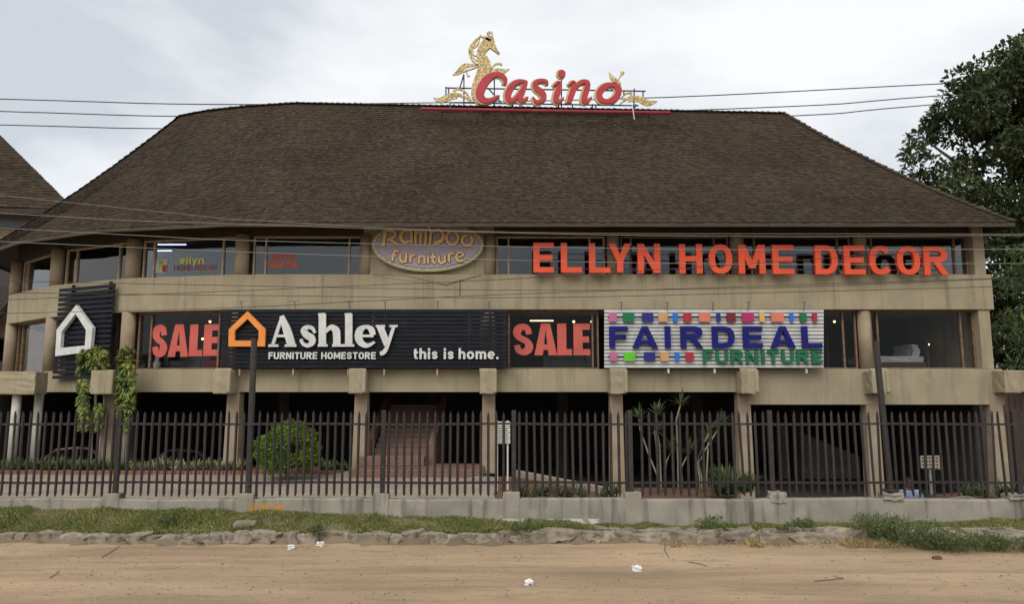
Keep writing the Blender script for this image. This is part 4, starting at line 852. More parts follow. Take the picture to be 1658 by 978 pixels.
t = thing('steel_pole', 'tall brown steel pole on the fence line in front of the orange house outline', 'pole', (p1.x, WY+.02, .5)); mb = MB(); mb.tube([(p1.x, WY+.03, .5), (p0.x, WY+.03, p0.z)], .058, 10); mb.build('pole', FENCE, t); mb = MB(); mb.box((p1.x, WY+.03, .58), (.2, .16, .03)); mb.build('base_plate', FENCE, t)
p0, p1 = P(1424, 552, WY), P(1443, 805, WY)
t = thing('steel_pole', 'tall leaning brown steel pole on the fence line at the right', 'pole', (p1.x, WY+.02, .5)); mb = MB(); mb.tube([(p1.x+.02, WY+.03, .5), (p0.x-.05, WY+.05, p0.z)], .058, 10); mb.build('pole', FENCE, t); mb = MB(); mb.box((p1.x, WY+.03, .7), (.2, .16, .03)); mb.build('base_plate', FENCE, t)

# ------------------------------------------------------------------ rough stone kerb
kerb = bpy.data.objects.new('stone_kerb', None); COL.objects.link(kerb); kerb['kind'] = 'structure'; ORG[kerb.name] = Vector()
def rock_mesh(seed, amp=.28, sub=2):
    rnd = random.Random(seed); bm = bmesh.new(); bmesh.ops.create_icosphere(bm, subdivisions=sub, radius=.5)
    from mathutils import noise
    for v in bm.verts:
        n_ = noise.noise(v.co*1.8+Vector((seed*3.1, 0, 0)))+.4*noise.noise(v.co*5+Vector((seed, 3, 0))); v.co *= 1+amp*n_
        f_ = Vector((math.sin(seed*2.3), math.cos(seed*1.7), .5)).normalized(); q_ = v.co.dot(f_)
        if q_ > .3: v.co -= f_*(q_-.3)*.85
        v.co.z = max(-.38, min(.34, v.co.z)); v.co.x = max(-.46, min(.46, v.co.x)); v.co.y = max(-.40, v.co.y)
    me = bpy.data.meshes.new('stone'); bm.to_mesh(me); bm.free(); return me
RM = [rock_mesh(s, .75, 3 if s % 2 else 2) for s in range(12)]
for me in RM: me.materials.append(STONEM)
rnd = random.Random(21)
def stone(x, y, z, d, rz):
    o = bpy.data.objects.new('stone', rnd.choice(RM)); COL.objects.link(o); o.parent = kerb; o.location = (x, y, z); o.scale = d; o.rotation_euler = (rnd.uniform(-.15, .15), rnd.uniform(-.12, .12), rz)
x = -10.4
while x < 10.6:
    big = x > .2; w = rnd.uniform(.16, .42) if not big else rnd.uniform(.22, .62); h = rnd.uniform(.12, .2) if not big else rnd.uniform(.13, .24)
    y = 12.52+.08*math.sin(1.3*x)+.05*math.sin(3.7*x)+rnd.uniform(-.03, .05)
    stone(x+w/2, y+.10+rnd.uniform(-.05, .06), (.055 if not big else .07)+rnd.uniform(-.035, .025), (w*1.4, rnd.uniform(.22, .42), h*1.75), rnd.uniform(-.4, .4)); x += w*.8
for _ in range(46):
    x = rnd.uniform(.4, 9.2); stone(x, rnd.uniform(12.8, 13.1), .10, (rnd.uniform(.18, .5), rnd.uniform(.2, .36), rnd.uniform(.12, .2)), rnd.uniform(-.6, .6))

# ------------------------------------------------------------------ beds, steps, ramp under the building
def bed(name, x0, x1, y0, y1, z, m, amp=.03, zb=-.1):
    mb = MB(); xs = list(np.linspace(x0, x1, max(3, int((x1-x0)/.3)))); ys = list(np.linspace(y0, y1, max(3, int((y1-y0)/.3)))); nx = len(xs)
    mb.v = [(x, y, z+amp*wob(x*2, y*2) if 0 < i < nx-1 and 0 < j < len(ys)-1 else zb) for j, y in enumerate(ys) for i, x in enumerate(xs)]
    mb.f = [(j*nx+i, j*nx+i+1, (j+1)*nx+i+1, (j+1)*nx+i) for j in range(len(ys)-1) for i in range(nx-1)]
    return mb.build(name, m, kind='structure', smooth=True, fix=False)
bed('planting_bed', -24, -4.9, 22.0, 23.9, .17, MULCH); bed('planting_bed', 2.45, 5.3, 14.0, 18.5, .2, MULCH, zb=-1.2); bed('planting_bed', 8.6, 14, 14.0, 16.2, .36, MULCH, zb=-1.2)
mb = MB(); ny, nx = 16, 9
for j in range(ny):
    y = 16.2+j*.33; xe = .0+(21.2-y)*.56
    for i in range(nx): x = min(xe, -.8+.12*j*(j < 4))*(1-i/(nx-1))+xe*i/(nx-1) if 0 else (-.5-.0*y)*(1-i/(nx-1))+xe*i/(nx-1); mb.v.append((x, y, .14+.03*wob(x*2, y*2) if 0 < j < ny-1 and 0 < i else .08))
mb.f = [(j*nx+i, j*nx+i+1, (j+1)*nx+i+1, (j+1)*nx+i) for j in range(ny-1) for i in range(nx-1)]
mb.build('planting_bed', MULCH, kind='structure', smooth=True, fix=False)
t = thing('bed_edging', 'pale concrete edging running diagonally beside the red soil bed', 'edging', (1, 19.5, .1))
a, b = P(832, 772, 21.2), P(985, 803, 17.2); mb = MB(); mb.obox((a.x, a.y), (b.x, b.y), 0, .15, -.05, .3); mb.build('kerb', PAVE, t, bevel=.02)
t = thing('bed_edging', 'low red brick edging in front of the border plants along the columns', 'edging', (-12, 21.9, .1))
rnd = random.Random(3); br0 = None; k = 0
for i in range(76):
    x = -23+i*.235
    if not br0: mb = MB(); mb.box((x, 21.92, .15), (.215, .11, .13)); br0 = mb.build('brick', BRICK, t); base = Vector((x, 21.92, .15)); br0.data.transform(Matrix.Translation(ORG[t.name]-base)); br0.location = base-ORG[t.name]
    else: o = link_copy(br0, t, (x, 21.92+rnd.uniform(-.008, .008), .15+rnd.uniform(-.01, .006)))
BRK = mat('brick courses', (.20, .105, .08), (.155, .08, .062), 4, .9, .3, 60)
def brickmat(m):
    tt = m.node_tree; n = tt.nodes; b = n['Principled BSDF']; prev = b.inputs['Base Color'].links[0].from_socket
    co = n.new('ShaderNodeTexCoord'); ma = n.new('ShaderNodeMapping'); ma.inputs['Rotation'].default_value = (PI/2, 0, 0); tt.links.new(co.outputs['Object'], ma.inputs[0])
    bt = n.new('ShaderNodeTexBrick'); bt.inputs['Scale'].default_value = 1; bt.inputs['Brick Width'].default_value = .23; bt.inputs['Row Height'].default_value = .075; bt.inputs['Mortar Size'].default_value = .006; bt.inputs['Mortar'].default_value = (.26, .2, .16, 1)
    tt.links.new(ma.outputs[0], bt.inputs[0]); tt.links.new(prev, bt.inputs[1]); tt.links.new(prev, bt.inputs[2]); tt.links.new(bt.outputs[0], b.inputs['Base Color'])
brickmat(BRK)
st = thing('brick_stairs', 'red brick stairs climbing into the dark undercroft from a brick landing', 'stairs', (-3.5, 22, .1))
xa, xb = -4.7, -.85
mb = MB(); mb.box(((xa+xb)/2, 22.4, .13), (xb-xa, 1.9, .30)); mb.build('landing', BRK, st, bevel=.015)
mb = MB(); mb.box((-2.9, 21.3, .07), (3.4, .5, .14)); mb.build('bottom_step', BRK, st, bevel=.015)
mb = MB(); mb.box((-3.7, 22.95, .42), (2.0, .7, .28)); mb.build('second_step', BRK, st, bevel=.015)
for i in range(11):
    mb = MB(); mb.box((-3.55, 23.55+.3*i, .3+.075*i), (1.75, .32, .55+.15*i)); mb.build('stair_step', BRK, st, bevel=.01)
for x in (-4.6, -2.55):
    mb = MB(); mb.hexa([(x-.1, 23.4, -.3), (x+.1, 23.4, -.3), (x+.1, 27, -.3), (x-.1, 27, -.3)], [(x-.1, 23.4, .95), (x+.1, 23.4, .95), (x+.1, 27, 2.4), (x-.1, 27, 2.4)]); mb.build('side_wall', BRK, st, bevel=.01)
rl = thing('bollard', 'short brown bollard on the brick landing', 'bollard', (-1.83, 22.6, .28)); mb = MB(); p = P(702, 770, 22.6); mb.tube([(p.x, 22.6, .28), (p.x, 22.6, .95), (p.x, 22.6, 1.02)], [.05, .05, .065], 10); mb.build('shaft', BRICK, rl)
t = thing('ramp_wall', 'pale sloping concrete ramp wall deep under the right bays', 'wall', (12.8, 30, -1.1))
mb = MB(); q = [P(1300, 702, 30), P(1392, 739, 30)]; mb.hexa([(q[0].x-1, 30, -1.2), (q[1].x, 30, -1.2), (q[1].x, 30.3, -1.2), (q[0].x-1, 30.3, -1.2)], [(q[0].x-1, 30, q[0].z+.42), (q[1].x, 30, q[1].z), (q[1].x, 30.3, q[1].z), (q[0].x-1, 30.3, q[0].z+.42)]); mb.build('wall_body', PAVE, t, bevel=.02)
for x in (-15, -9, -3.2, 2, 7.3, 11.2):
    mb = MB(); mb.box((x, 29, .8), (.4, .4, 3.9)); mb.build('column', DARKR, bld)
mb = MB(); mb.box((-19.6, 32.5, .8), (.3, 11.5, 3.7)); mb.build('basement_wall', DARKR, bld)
mb = MB(); mb.box((11.4, 38.41, .7), (6.5, .28, 3.8)); mb.build('basement_wall', mat('brown basement wall', (.16, .115, .075), (.12, .085, .055), 1.5), bld)
# planter box on white pillars at the far left
t = thing('planter_box', 'stained concrete planter box on white pillars at the left end', 'planter', (-17, 23, 0))
a, b = P(-60, 605, 23.1), P(59, 605, 23.1)
mb = MB(); rough_box(mb, ((a.x+b.x)/2, 23.38, 2.82), (b.x-a.x, .62, .72), 77, .015, 6); mb.build('box', CONC, t, bevel=.02)
for px, D in ((27, 23.4), (63, 23.9)):
    p = P(px, 650, D); mb = MB(); mb.tube([(p.x, D, .0), (p.x, D, 2.5)], .13, 14); mb.build('pillar', WHT_COL, t, smooth=True)
t = thing('white_pillar', 'whitewashed pillar standing behind the hanging leafy plant', 'pillar', (P(203, 690, 23.4).x, 23.4, .1)); p = P(203, 690, 23.4); mb = MB(); mb.tube([(p.x, 23.4, .0), (p.x, 23.4, 2.6)], .12, 14); mb.build('shaft', WHT_COL, t, smooth=True)

# sign boards behind the fence
t = thing('sign_board', 'white directory board of stacked panels on two white posts', 'sign', (P(815, 780, 18).x, 18, .1))
pl = flat(18.0)
for i in range(4):
    u0, z1 = pl.hit(803, 683+9.2*i); u1, z0 = pl.hit(826, 691.0+9.2*i); mb = MB(); mb.poly([(u0, z0), (u1, z0), (u1, z1), (u0, z1)], pl.at, -.02, .01); o = mb.build('panel', SIGNW, t)
    if i: mb = MB(); [mb.box((pl.at((u0+u1)/2, (z0+z1)/2+dz, .012)), ((u1-u0)*.7, .004, .018)) for dz in (.025, -.025)]; mb.build('print', INK, o)
for px in (805, 822): u = pl.hit(px, 700)[0]; mb = MB(); mb.box((u, 18.05, .95), (.04, .04, 1.75)); mb.build('post', SIGNW, t)
t = thing('sign_board', 'tan notice board with dark print on a post behind the right fence', 'sign', (P(1507, 750, 18.5).x, 18.5, -1.1))
pl = flat(18.5); u0, z1 = pl.hit(1490, 738); u1, z0 = pl.hit(1522, 760.5); mb = MB(); mb.poly([(u0, z0+.03), (u1, z0), (u1, z1), (u0, z1-.01)], pl.at, -.02, .01); o = mb.build('panel', SIGNT, t)
mb = MB()
for i in range(4):
    zz = z1-.06-i*.085
    for j in range(5): mb.box(pl.at(u0+.06+j*.085, zz, .012), (.06, .004, .035))
mb.build('print', INK, o)
mb = MB(); mb.box(((u0+u1)/2, 18.54, (z0-1.1)/2), (.05, .05, z0+1.1)); mb.build('post', GALV, t)

# ------------------------------------------------------------------ vegetation helpers
def leaf_cloud(clumps, size, n, flat_=.5, aspect=.45, droop=0, seed=0):
    """clumps: (x, y, z, rx, ry, rz, count multiplier); returns verts, faces of folded leaves filling the clumps, denser near the skin"""
    g = np.random.default_rng(seed); V = []; 
    for (x, y, z, rx, ry, rz, k) in clumps:
        m_ = max(4, int(n*k)); d = g.normal(size=(m_, 3)); d /= np.linalg.norm(d, axis=1)[:, None]; rr = g.uniform(.35, 1.0, m_)**.6
        c = np.array([x, y, z]) + d*rr[:, None]*np.array([rx, ry, rz])
        ax = d*.8 + g.normal(size=(m_, 3))*.7; ax[:, 2] -= droop; ax /= np.linalg.norm(ax, axis=1)[:, None]
        up = g.normal(size=(m_, 3))*flat_ + np.array([0, 0, 1.0]); sd = np.cross(ax, up); sd /= np.linalg.norm(sd, axis=1)[:, None]+1e-9; nn = np.cross(sd, ax)
        L_ = size*g.uniform(.6, 1.35, m_)[:, None]; w = L_*aspect
        V.append(np.stack([c, c+ax*L_*.5+sd*w*.5+nn*L_*.08, c+ax*L_, c+ax*L_*.5-sd*w*.5+nn*L_*.08], 1).reshape(-1, 3))
    V = np.concatenate(V); F = np.arange(len(V)).reshape(-1, 4); return V, F
def cloud_obj(name, m, parent, V, F, kind=None):
    mb = MB(); mb.v = V.tolist(); mb.f = F.tolist(); return mb.build(name, m, parent, kind=kind, fix=False)
def rosette(mb, c, n, ln, w, rnd, up=(0, 0, 1), spread_=1.2, droop=.5, lo=.15):
    c = Vector(c); up = Vector(up).normalized()
    for i in range(n):
        az = rnd.uniform(0, 2*PI); el = rnd.uniform(lo, spread_); h = Vector((math.cos(az), math.sin(az), 0)); d = (h*math.sin(el)+up*math.cos(el)).normalized(); sd = d.cross(Vector((0, 0, 1)))
        if sd.length < .1: sd = Vector((1, 0, 0))
        sd.normalize(); l = ln*rnd.uniform(.65, 1.15); k = len(mb.v); p = c.copy()
        for j, ww in enumerate((.55, 1, .75, 0)):
            if ww: mb.v += [tuple(p-sd*w*ww/2), tuple(p+sd*w*ww/2)]
            else: mb.v.append(tuple(p))
            d = (d-Vector((0, 0, droop*.35))).normalized(); p = p+d*l/3
        mb.f += [(k, k+1, k+3, k+2), (k+2, k+3, k+5, k+4), (k+4, k+5, k+6)]
def tree(name, label, base, top, clumps, lsize, nleaf, m, trunk_r, limbs=7, seed=1, group=None, aspect=.5):
    t = thing(name, label, 'tree', base, group); rnd = random.Random(seed); b = Vector(base); tp = Vector(top); mb = MB()
    pts = [b+(tp-b)*f_+Vector((rnd.uniform(-.2, .2), rnd.uniform(-.2, .2), 0))*(1 if f_ else 0) for f_ in (0, .2, .4, .6, .8, 1)]
    mb.tube(pts, [trunk_r*(1-.85*i/5) for i in range(6)], 9)
    for c in rnd.sample(clumps, min(limbs, len(clumps))):
        f_ = rnd.uniform(.3, .8); s_ = b+(tp-b)*f_; e_ = Vector(c[:3]); mid = s_.lerp(e_, .5)+Vector((0, 0, rnd.uniform(.1, .6))); mb.tube([s_, mid, e_], [trunk_r*.38, trunk_r*.22, trunk_r*.06], 6)
    mb.build('trunk', BARK, t, smooth=True)
    V, F = leaf_cloud(clumps, lsize, nleaf, seed=seed, aspect=aspect); cloud_obj('crown', m, t, V, F); return t
def crown(center, rad, n, cr, seed, squash=.8):
    rnd = random.Random(seed); o = []
    for _ in range(n):
        while True:
            d = Vector((rnd.uniform(-1, 1), rnd.uniform(-1, 1), rnd.uniform(-1, 1)))
            if .3 < d.length < 1: break
        d = d*(d.length**-.45); r = cr*rnd.uniform(.5, 1.25)
        o.append((center[0]+d.x*rad[0], center[1]+d.y*rad[1], center[2]+d.z*rad[2], r*1.25, r*1.1, r*.6, (r/cr)**2))
    return o
# the big tree at the right, its edge following the photo's outline
D = 33; edge = [(1655, 60), (1622, 78), (1588, 98), (1545, 118), (1535, 145), (1510, 172), (1500, 190), (1478, 216), (1466, 244), (1480, 262), (1475, 285), (1500, 300), (1530, 320), (1575, 330), (1610, 350)]
cl = []
rnd = random.Random(5)
for px, py in edge:
    p = P(px+14, py+6, D+rnd.uniform(-2, 2)); r = rnd.uniform(.45, .8); cl.append((p.x, p.y, p.z, r*1.2, r*1.2, r*.55, .45))
for _ in range(190):
    py = rnd.uniform(75, 400); xl = np.interp(py, [60, 100, 145, 190, 244, 300, 400], [1660, 1590, 1540, 1505, 1480, 1495, 1560]); px = xl+25+rnd.random()**.8*330
    p = P(px, py, D+rnd.uniform(-4.5, 4.5)); r = rnd.uniform(.6, 1.25); cl.append((p.x, p.y, p.z, r*1.3, r*1.3, r*.6, r*r))
for _ in range(150):
    py = rnd.uniform(360, 660); px = rnd.uniform(1590, 1900); p = P(px, py, D+rnd.uniform(-3, 5)); r = rnd.uniform(.6, 1.2); cl.append((p.x, p.y, p.z, r*1.3, r*1.3, r*.6, r*r))
tree('broadleaf_tree', 'huge dark green broadleaf tree rising behind the right end of the roof', (25, 34, -1.1), (25.5, 34, 15.5), cl, .27, 400, LEAF, .55, 22, 3)
tree('broadleaf_tree', 'dark mid height tree filling the gap right of the building, under the huge tree', (21.5, 38, -1.1), (21.5, 38, 6.5), crown((21.5, 38, 4.6), (4.0, 3, 4.0), 60, 1.1, 11), .3, 150, LEAF, .3, 10, 7)
p = P(1668, 470, 25)
tree('feathery_tree', 'light green feathery young tree at the right edge before the dark trees', (p.x+.3, 25, -1.1), (p.x+.3, 25, 7), [(p.x+dx, 25+dy, p.z+dz, .9, .9, .22, 1) for dx, dy, dz in ((0, 0, 0), (-.35, .2, .5), (.4, -.2, -.6), (-.25, 0, -.9), (.6, .3, .9), (-.5, .3, -1.4), (.3, 0, 1.4), (.2, .1, -2.0), (-.3, -.2, -2.6))], .28, 240, LEAFC, .09, 6, 9, aspect=.22)
tree('broadleaf_tree', 'green tree glimpsed beyond the undercroft of the right bays', (14.5, 45, -1.1), (14.5, 45, 2.6), crown((14.2, 44.5, 2.2), (2.6, 2, 2.2), 26, .8, 5), .26, 120, LEAFB, .16, 6, 2)
t = thing('timber_wall', 'dark brown slatted wall behind the right end of the fence', 'wall', (20, 26, -1.1))
for i in range(46):
    x = 15.9+i*.21
    if i == 0: mb = MB(); mb.box((x, 26, .7), (.19, .04, 3.6)); b0 = mb.build('board', mat('brown board', (.10, .065, .045), (.07, .045, .032), 3, .8, objrnd=.25, stretch=(4, 4, .4)), t); b0.data.transform(Matrix.Translation(ORG[t.name]-Vector((x, 26, .7)))); b0.location = Vector((x, 26, .7))-ORG[t.name]
    else: link_copy(b0, t, (x, 26+random.uniform(-.008, .008), .7+random.uniform(-.03, .03)))
# trailing dracaenas either side of the left column
for i, (px0, px1, pyt, D, lab, seed) in enumerate(((125, 180, 564, 22.5, 'tall leafy plant hanging left of the planter corbel, before the upright sign', 4), (187, 225, 558, 22.5, 'tall yellow green leafy plant hanging right of the planter corbel', 8))):
    rnd = random.Random(seed); c = P((px0+px1)/2, 760, D); t = thing('leafy_plant', lab, 'plant', (c.x, D, .15), 'tall leafy plants by the left column'); mb = MB(); hw = (px1-px0)/2/1170*D
    tops = []
    for s_ in range(3 if i == 0 else 2):
        x = c.x+rnd.uniform(-.4, .5)*hw; mb.tube([(x, D, .1), (x+rnd.uniform(-.05, .05), D, 1), (x+rnd.uniform(-.1, .1), D, 2.2), (x+rnd.uniform(-.15, .15), D, 3.2)], [.035, .03, .028, .02], 7)
    mb.build('stem', PALEBK, t, smooth=True)
    mb = MB(); nros = 900 if i == 0 else 620
    for k in range(nros):
        f_ = rnd.random(); py = pyt+8+(684-pyt)*f_
        if i == 0:
            if f_ < .34: py = pyt+2+38*rnd.random()*(f_/.34)**.3; lo_, hi_ = 130+max(0, 572-py)*1.2, 172-max(0, 570-py)*.8
            elif rnd.random() < .72: lo_, hi_ = 130, 146-6*(f_-.34)
            else: lo_, hi_ = 158, 163
            if f_ > .34 and lo_ > 150 and py < 652: continue
        else: c_ = 206-4*f_; h_ = 12.5*(min(1, .55+f_*2) if f_ < .3 else 1-.55*max(0, f_-.55)/.45); lo_, hi_ = c_-h_, c_+h_
        pxx = rnd.uniform(lo_, hi_)
        if i == 0 and 141 < pxx < 188 and 593 < py < 652: continue
        q_ = P(pxx, py, D+rnd.uniform(-.3, .18)); xx = (pxx-(lo_+hi_)/2)/12; up_ = f_ < .14
        rosette(mb, q_, 9, .21, .042, rnd, (xx*1.2, rnd.uniform(-.9, -.1), .9) if up_ else (xx*.9, rnd.uniform(-1.0, -.2), rnd.uniform(-.6, .25)), .95, 1.3)
    mb.build('foliage', LEAFV, t, fix=False)
# round clipped bush
c = P(466, 735, 20.6); 
t = thing('round_bush', 'bright green rounded bush behind the fence near the tall pole', 'bush', (c.x, 20.6, .1)); cl = []
rnd = random.Random(6)
for _ in range(150):
    d = Vector((rnd.gauss(0, 1), rnd.gauss(0, 1), rnd.gauss(0, 1))).normalized(); 
    if d.z < -.75: continue
    k = rnd.uniform(.72, .92); cl.append((c.x+d.x*.88*k, 20.6+d.y*.8*k, .93+d.z*.78*k, .17, .17, .14, 1))
cl.append((c.x, 20.6, .9, .66, .6, .6, 8))
V, F = leaf_cloud(cl, .08, 95, aspect=.6, seed=4, flat_=.8); cloud_obj('foliage', LEAFB, t, V, F); mb = MB(); mb.tube([(c.x, 20.6, .05), (c.x, 20.6, .6), (c.x+.1, 20.6, 1.1)], [.06, .05, .02], 7); mb.build('stem', BARK, t)
# slender dracaenas
def cane(label, stems, D, seed):
    rnd = random.Random(seed); b = P(stems[0][0][0], 800, D); t = thing('cane_plant', label, 'plant', (b.x, D, .15), 'slender cane plants behind the fence'); fo = MB(); sm = MB()
    for st_ in stems:
        pts = [P(px, py, D+rnd.uniform(-.1, .1)) for px, py in st_]; pts = [Vector((pts[0].x, pts[0].y, .1))]+pts; sm.tube(pts, [.024]+[.02]*(len(pts)-2)+[.014], 6)
        rosette(fo, pts[-1], 42, .40, .030, rnd, (pts[-1]-pts[-2]).normalized()+Vector((0, 0, .6)), 1.55, .30, .05)
    sm.build('stem', PALEBK, t, smooth=True); fo.build('leaves', LEAFD, t, fix=False)
cane('leaning cane plant with two spiky heads left of the tallest cane', [[(1064, 770), (1050, 735), (1036, 695), (1036, 678)], [(1066, 770), (1062, 715), (1060, 700), (1064, 672)], [(1070, 775), (1068, 720), (1064, 700)]], 17.2, 1)
cane('tallest straight cane plant with a spiky head above the fence', [[(1098, 780), (1097, 720), (1095, 680), (1102, 655)]], 17.6, 2)
cane('short cane plant with a low spiky head just left of the tallest cane', [[(1076, 770), (1079, 748), (1087, 730)]], 17.0, 3)
cane('short cane plant with a low spiky head just right of the tallest cane', [[(1104, 770), (1104, 756), (1116, 732)]], 17.9, 4)
cane('forked cane plant with spiky heads next to the fern', [[(1133, 775), (1129, 750), (1138, 720), (1152, 698)], [(1136, 775), (1132, 750), (1142, 728), (1166, 690)], [(1144, 775), (1146, 730), (1146, 715)]], 17.4, 5)
def fern(label, px, D, n, ln, z, seed, m=LEAFC, group=None, cat='plant', name='fern', spread_=1.25):
    rnd = random.Random(seed); x = P(px, 800, D).x; t = thing(name, label, cat, (x, D, z), group); mb = MB()
    for k in range(n): rosette(mb, (x+rnd.uniform(-.3, .3)*ln, D+rnd.uniform(-.3, .3)*ln, z+rnd.random()*ln*.5), 9, ln*.75, .035, rnd, (0, 0, 1), spread_, .55)
    mb.build('foliage', m, t, fix=False); return t
fern('big pale green fern behind the fence left of a column', 1172, 16.2, 55, .62, .25, 1); fern('smaller pale green fern right of the big fern beside a column', 1208, 16.6, 26, .5, .25, 2)
for i in range(44):
    rnd = random.Random(100+i); px = 8+i*12.6+rnd.uniform(-4, 4)
    if 405 < px < 520: continue
    D = 22.6+rnd.uniform(-.3, .3); h = rnd.uniform(.28, .46); x = P(px, 765, D).x
    t = thing('border_plant', 'low leafy border plant in the bed before the left columns', 'plant', (x, D, .15), 'low border plants along the left columns'); mb = MB()
    for k in range(5): rosette(mb, (x+rnd.uniform(-.16, .16), D+rnd.uniform(-.15, .15), .17), 12, h, .05, rnd, (0, 0, 1), 1.1, .5)
    mb.build('foliage', LEAFP if (210 < px < 400) else LEAFC, t, fix=False)
for i, px in enumerate((852, 868, 882, 905, 921, 938, 980, 992)):
    fern(('leftmost', 'second from left', 'third from left', 'fourth from left', 'fourth from right', 'third from right', 'second from right', 'rightmost')[i]+' of the low strappy plants in the red soil by the diagonal edging', px, 16.3, 7, .42, .12, 60+i, LEAFD, 'strappy plants by the diagonal edging', name='strappy_plant')
for i, px in enumerate((1568, 1590, 1622, 1644, 1662)):
    fern(('leftmost', 'second from left', 'middle', 'second from right', 'rightmost')[i]+' of the low green shrubs behind the right end of the wall', px, 15.0, 9, .34, .36, 80+i, LEAFC, 'low shrubs in the right raised bed', name='low_shrub')
t = thing('fallen_branch', 'bare pale branch and rubble lying on the wall top right of the person', 'branch', (P(1560, 798, 14.6).x, 14.6, .4)); mb = MB(); a, b = P(1535, 797, 14.6), P(1590, 799, 14.5); mb.tube([(a.x, 14.6, .42), ((a.x+b.x)/2, 14.5, .47), (b.x, 14.4, .42)], [.03, .04, .02], 6); mb.build('wood', PALEBK, t)

# ------------------------------------------------------------------ grass, weeds, litter
def blades(n, xr, yf, h, w, seed, zf, dens):
    g = np.random.default_rng(seed); x = g.uniform(*xr, n); y = yf(x, g.random(n)); keep = g.random(n) < dens(x, y); x, y = x[keep], y[keep]; n = len(x)
    z = np.array([zf(a, b) for a, b in zip(x, y)])-.01; hh = h*g.uniform(.45, 1.3, n)*(.75+.5*np.sin(1.9*x+.7*np.sin(5*x))**2); az = g.uniform(0, 2*PI, n); ln = g.uniform(.1, .7, n)
    dx, dy = np.cos(az), np.sin(az); sx, sy = -dy*w/2, dx*w/2; b = np.stack([x, y, z], 1)
    s_ = np.stack([sx, sy, 0*x], 1); mid = b+np.stack([dx*hh*ln*.35, dy*hh*ln*.35, hh*.6], 1); tip = b+np.stack([dx*hh*ln, dy*hh*ln, hh*(1-.35*ln)], 1)
    V = np.stack([b-s_, b+s_, mid+s_*.8, tip, mid-s_*.8], 1).reshape(-1, 3); return V, np.arange(len(V)).reshape(-1, 5)
def dn(x, y):
    base = np.interp(x, [-12, -3, -.5, 1, 3, 8, 9, 12], [1, 1, .9, .7, .55, .5, 1, 1]); pat = .5+.5*np.sin(2.1*x+1.3*np.sin(3.3*x+4*y))*np.sin(4.7*y+x); return base*np.clip(.12+1.35*pat, 0, 1)
V, F = blades(95000, (-12, 12), lambda x, r: 13.70-r*np.interp(x, [-12, -1, 1, 8, 9, 12], [.98, .95, .5, .45, .85, .9]), .085, .011, 3, verge_z, dn)
mb = MB(); mb.v = V.tolist(); mb.f = F.tolist(); mb.build('grass', GRASS, kind='stuff', fix=False)
V, F = blades(9000, (2.6, 9.4), lambda x, r: 12.15+.42*r, .10, .010, 5, lambda a, b: road_z(a, b), lambda x, y: (np.sin(2.3*x)*np.sin(1.1*x+2) > .0)*.6+.05)
mb = MB(); mb.v = V.tolist(); mb.f = F.tolist(); mb.build('dry_grass', DRYG, kind='stuff', fix=False)
for i, (px, D, r, h, n, lab) in enumerate(((1425, 12.5, .3, .42, 9, 'leafy green weed clump at the road edge, leftmost of the thick weeds'), (1462, 12.2, .42, .5, 14, 'largest bushy weed clump at the road edge on the right'), (1515, 12.0, .45, .40, 13, 'bushy weed clump just left of the small brown stone'), (1575, 11.9, .45, .28, 10, 'low weed clump spreading right of the small brown stone'), (1635, 12.0, .45, .22, 9, 'low weed clump at the far right road edge'), (1148, 12.9, .2, .24, 5, 'small weed growing among the kerb stones'), (268, 13.3, .22, .22, 5, 'small weed tuft in the grass at left'), (515, 12.7, .16, .2, 4, 'small dark weed on the kerb edge below the thick grass'), (846, 12.8, .16, .2, 4, 'small weed on the kerb edge in the middle'), (1290, 13.2, .2, .2, 4, 'small weed against the wall left of the thick weeds'))):
    rnd = random.Random(300+i); x = P(px, 870, D).x; z = .0 if D < 12.45 else .1; t = thing('weed_clump', lab, 'weed', (x, D, z)); 
    V, F = leaf_cloud([(x+rnd.uniform(-r, r), D+rnd.uniform(-.2, .2), z+h*rnd.uniform(.15, .75), r*.5, .22, h*.36, 1) for _ in range(n)], .055, 130, aspect=.3, seed=i, droop=-.5); cloud_obj('foliage', WEED, t, V, F)
    mb = MB()
    for k in range(n): a = rnd.uniform(-r, r); mb.tube([(x+a*.5, D, z), (x+a, D+rnd.uniform(-.1, .1), z+h*rnd.uniform(.6, 1.15))], [.006, .003], 4)
    mb.build('stalks', WEED, t, kind='stuff')
for i, (px, py, w, h, lab) in enumerate(((519, 881, 10, 8, 'crumpled white plastic scrap by the kerb, the larger of the two at left'), (472, 885, 9, 6, 'small white plastic scrap left of the larger one by the kerb'), (1031, 918, 14, 9, 'crumpled white paper on the dirt right of centre'), (856, 945, 12, 8, 'small white box shaped litter on the dirt near the bottom'))):
    a = math.atan((py-489)/FPX)-PITCH; D = CAMZ/math.tan(a); D = (CAMZ-.03)/math.tan(a); p = P(px, py, D); s_ = D/FPX; mb = MB(); rough_box(mb, (p.x, D, .03+road_z(p.x, D)), (w*s_, w*s_*.8, h*s_*.75), 200+i, .014, 2)
    tag(mb.build('litter', WHITEP, loc=(p.x, D, 0)), lab, 'litter')
def rock(label, px, py, w, h, m, zg, seed):
    a = math.atan((py-489)/FPX)-PITCH; D = (CAMZ-zg)/math.tan(a); p = P(px, py, D); o = bpy.data.objects.new('rock', rock_mesh(seed, .4, 3).copy()); o.data.materials.clear(); o.data.materials.append(m); COL.objects.link(o); s_ = D/FPX
    o.location = (p.x, D, zg-h*s_*.12); o.scale = (w*s_, w*s_*.7, h*s_*1.2); tag(o, label, 'rock')
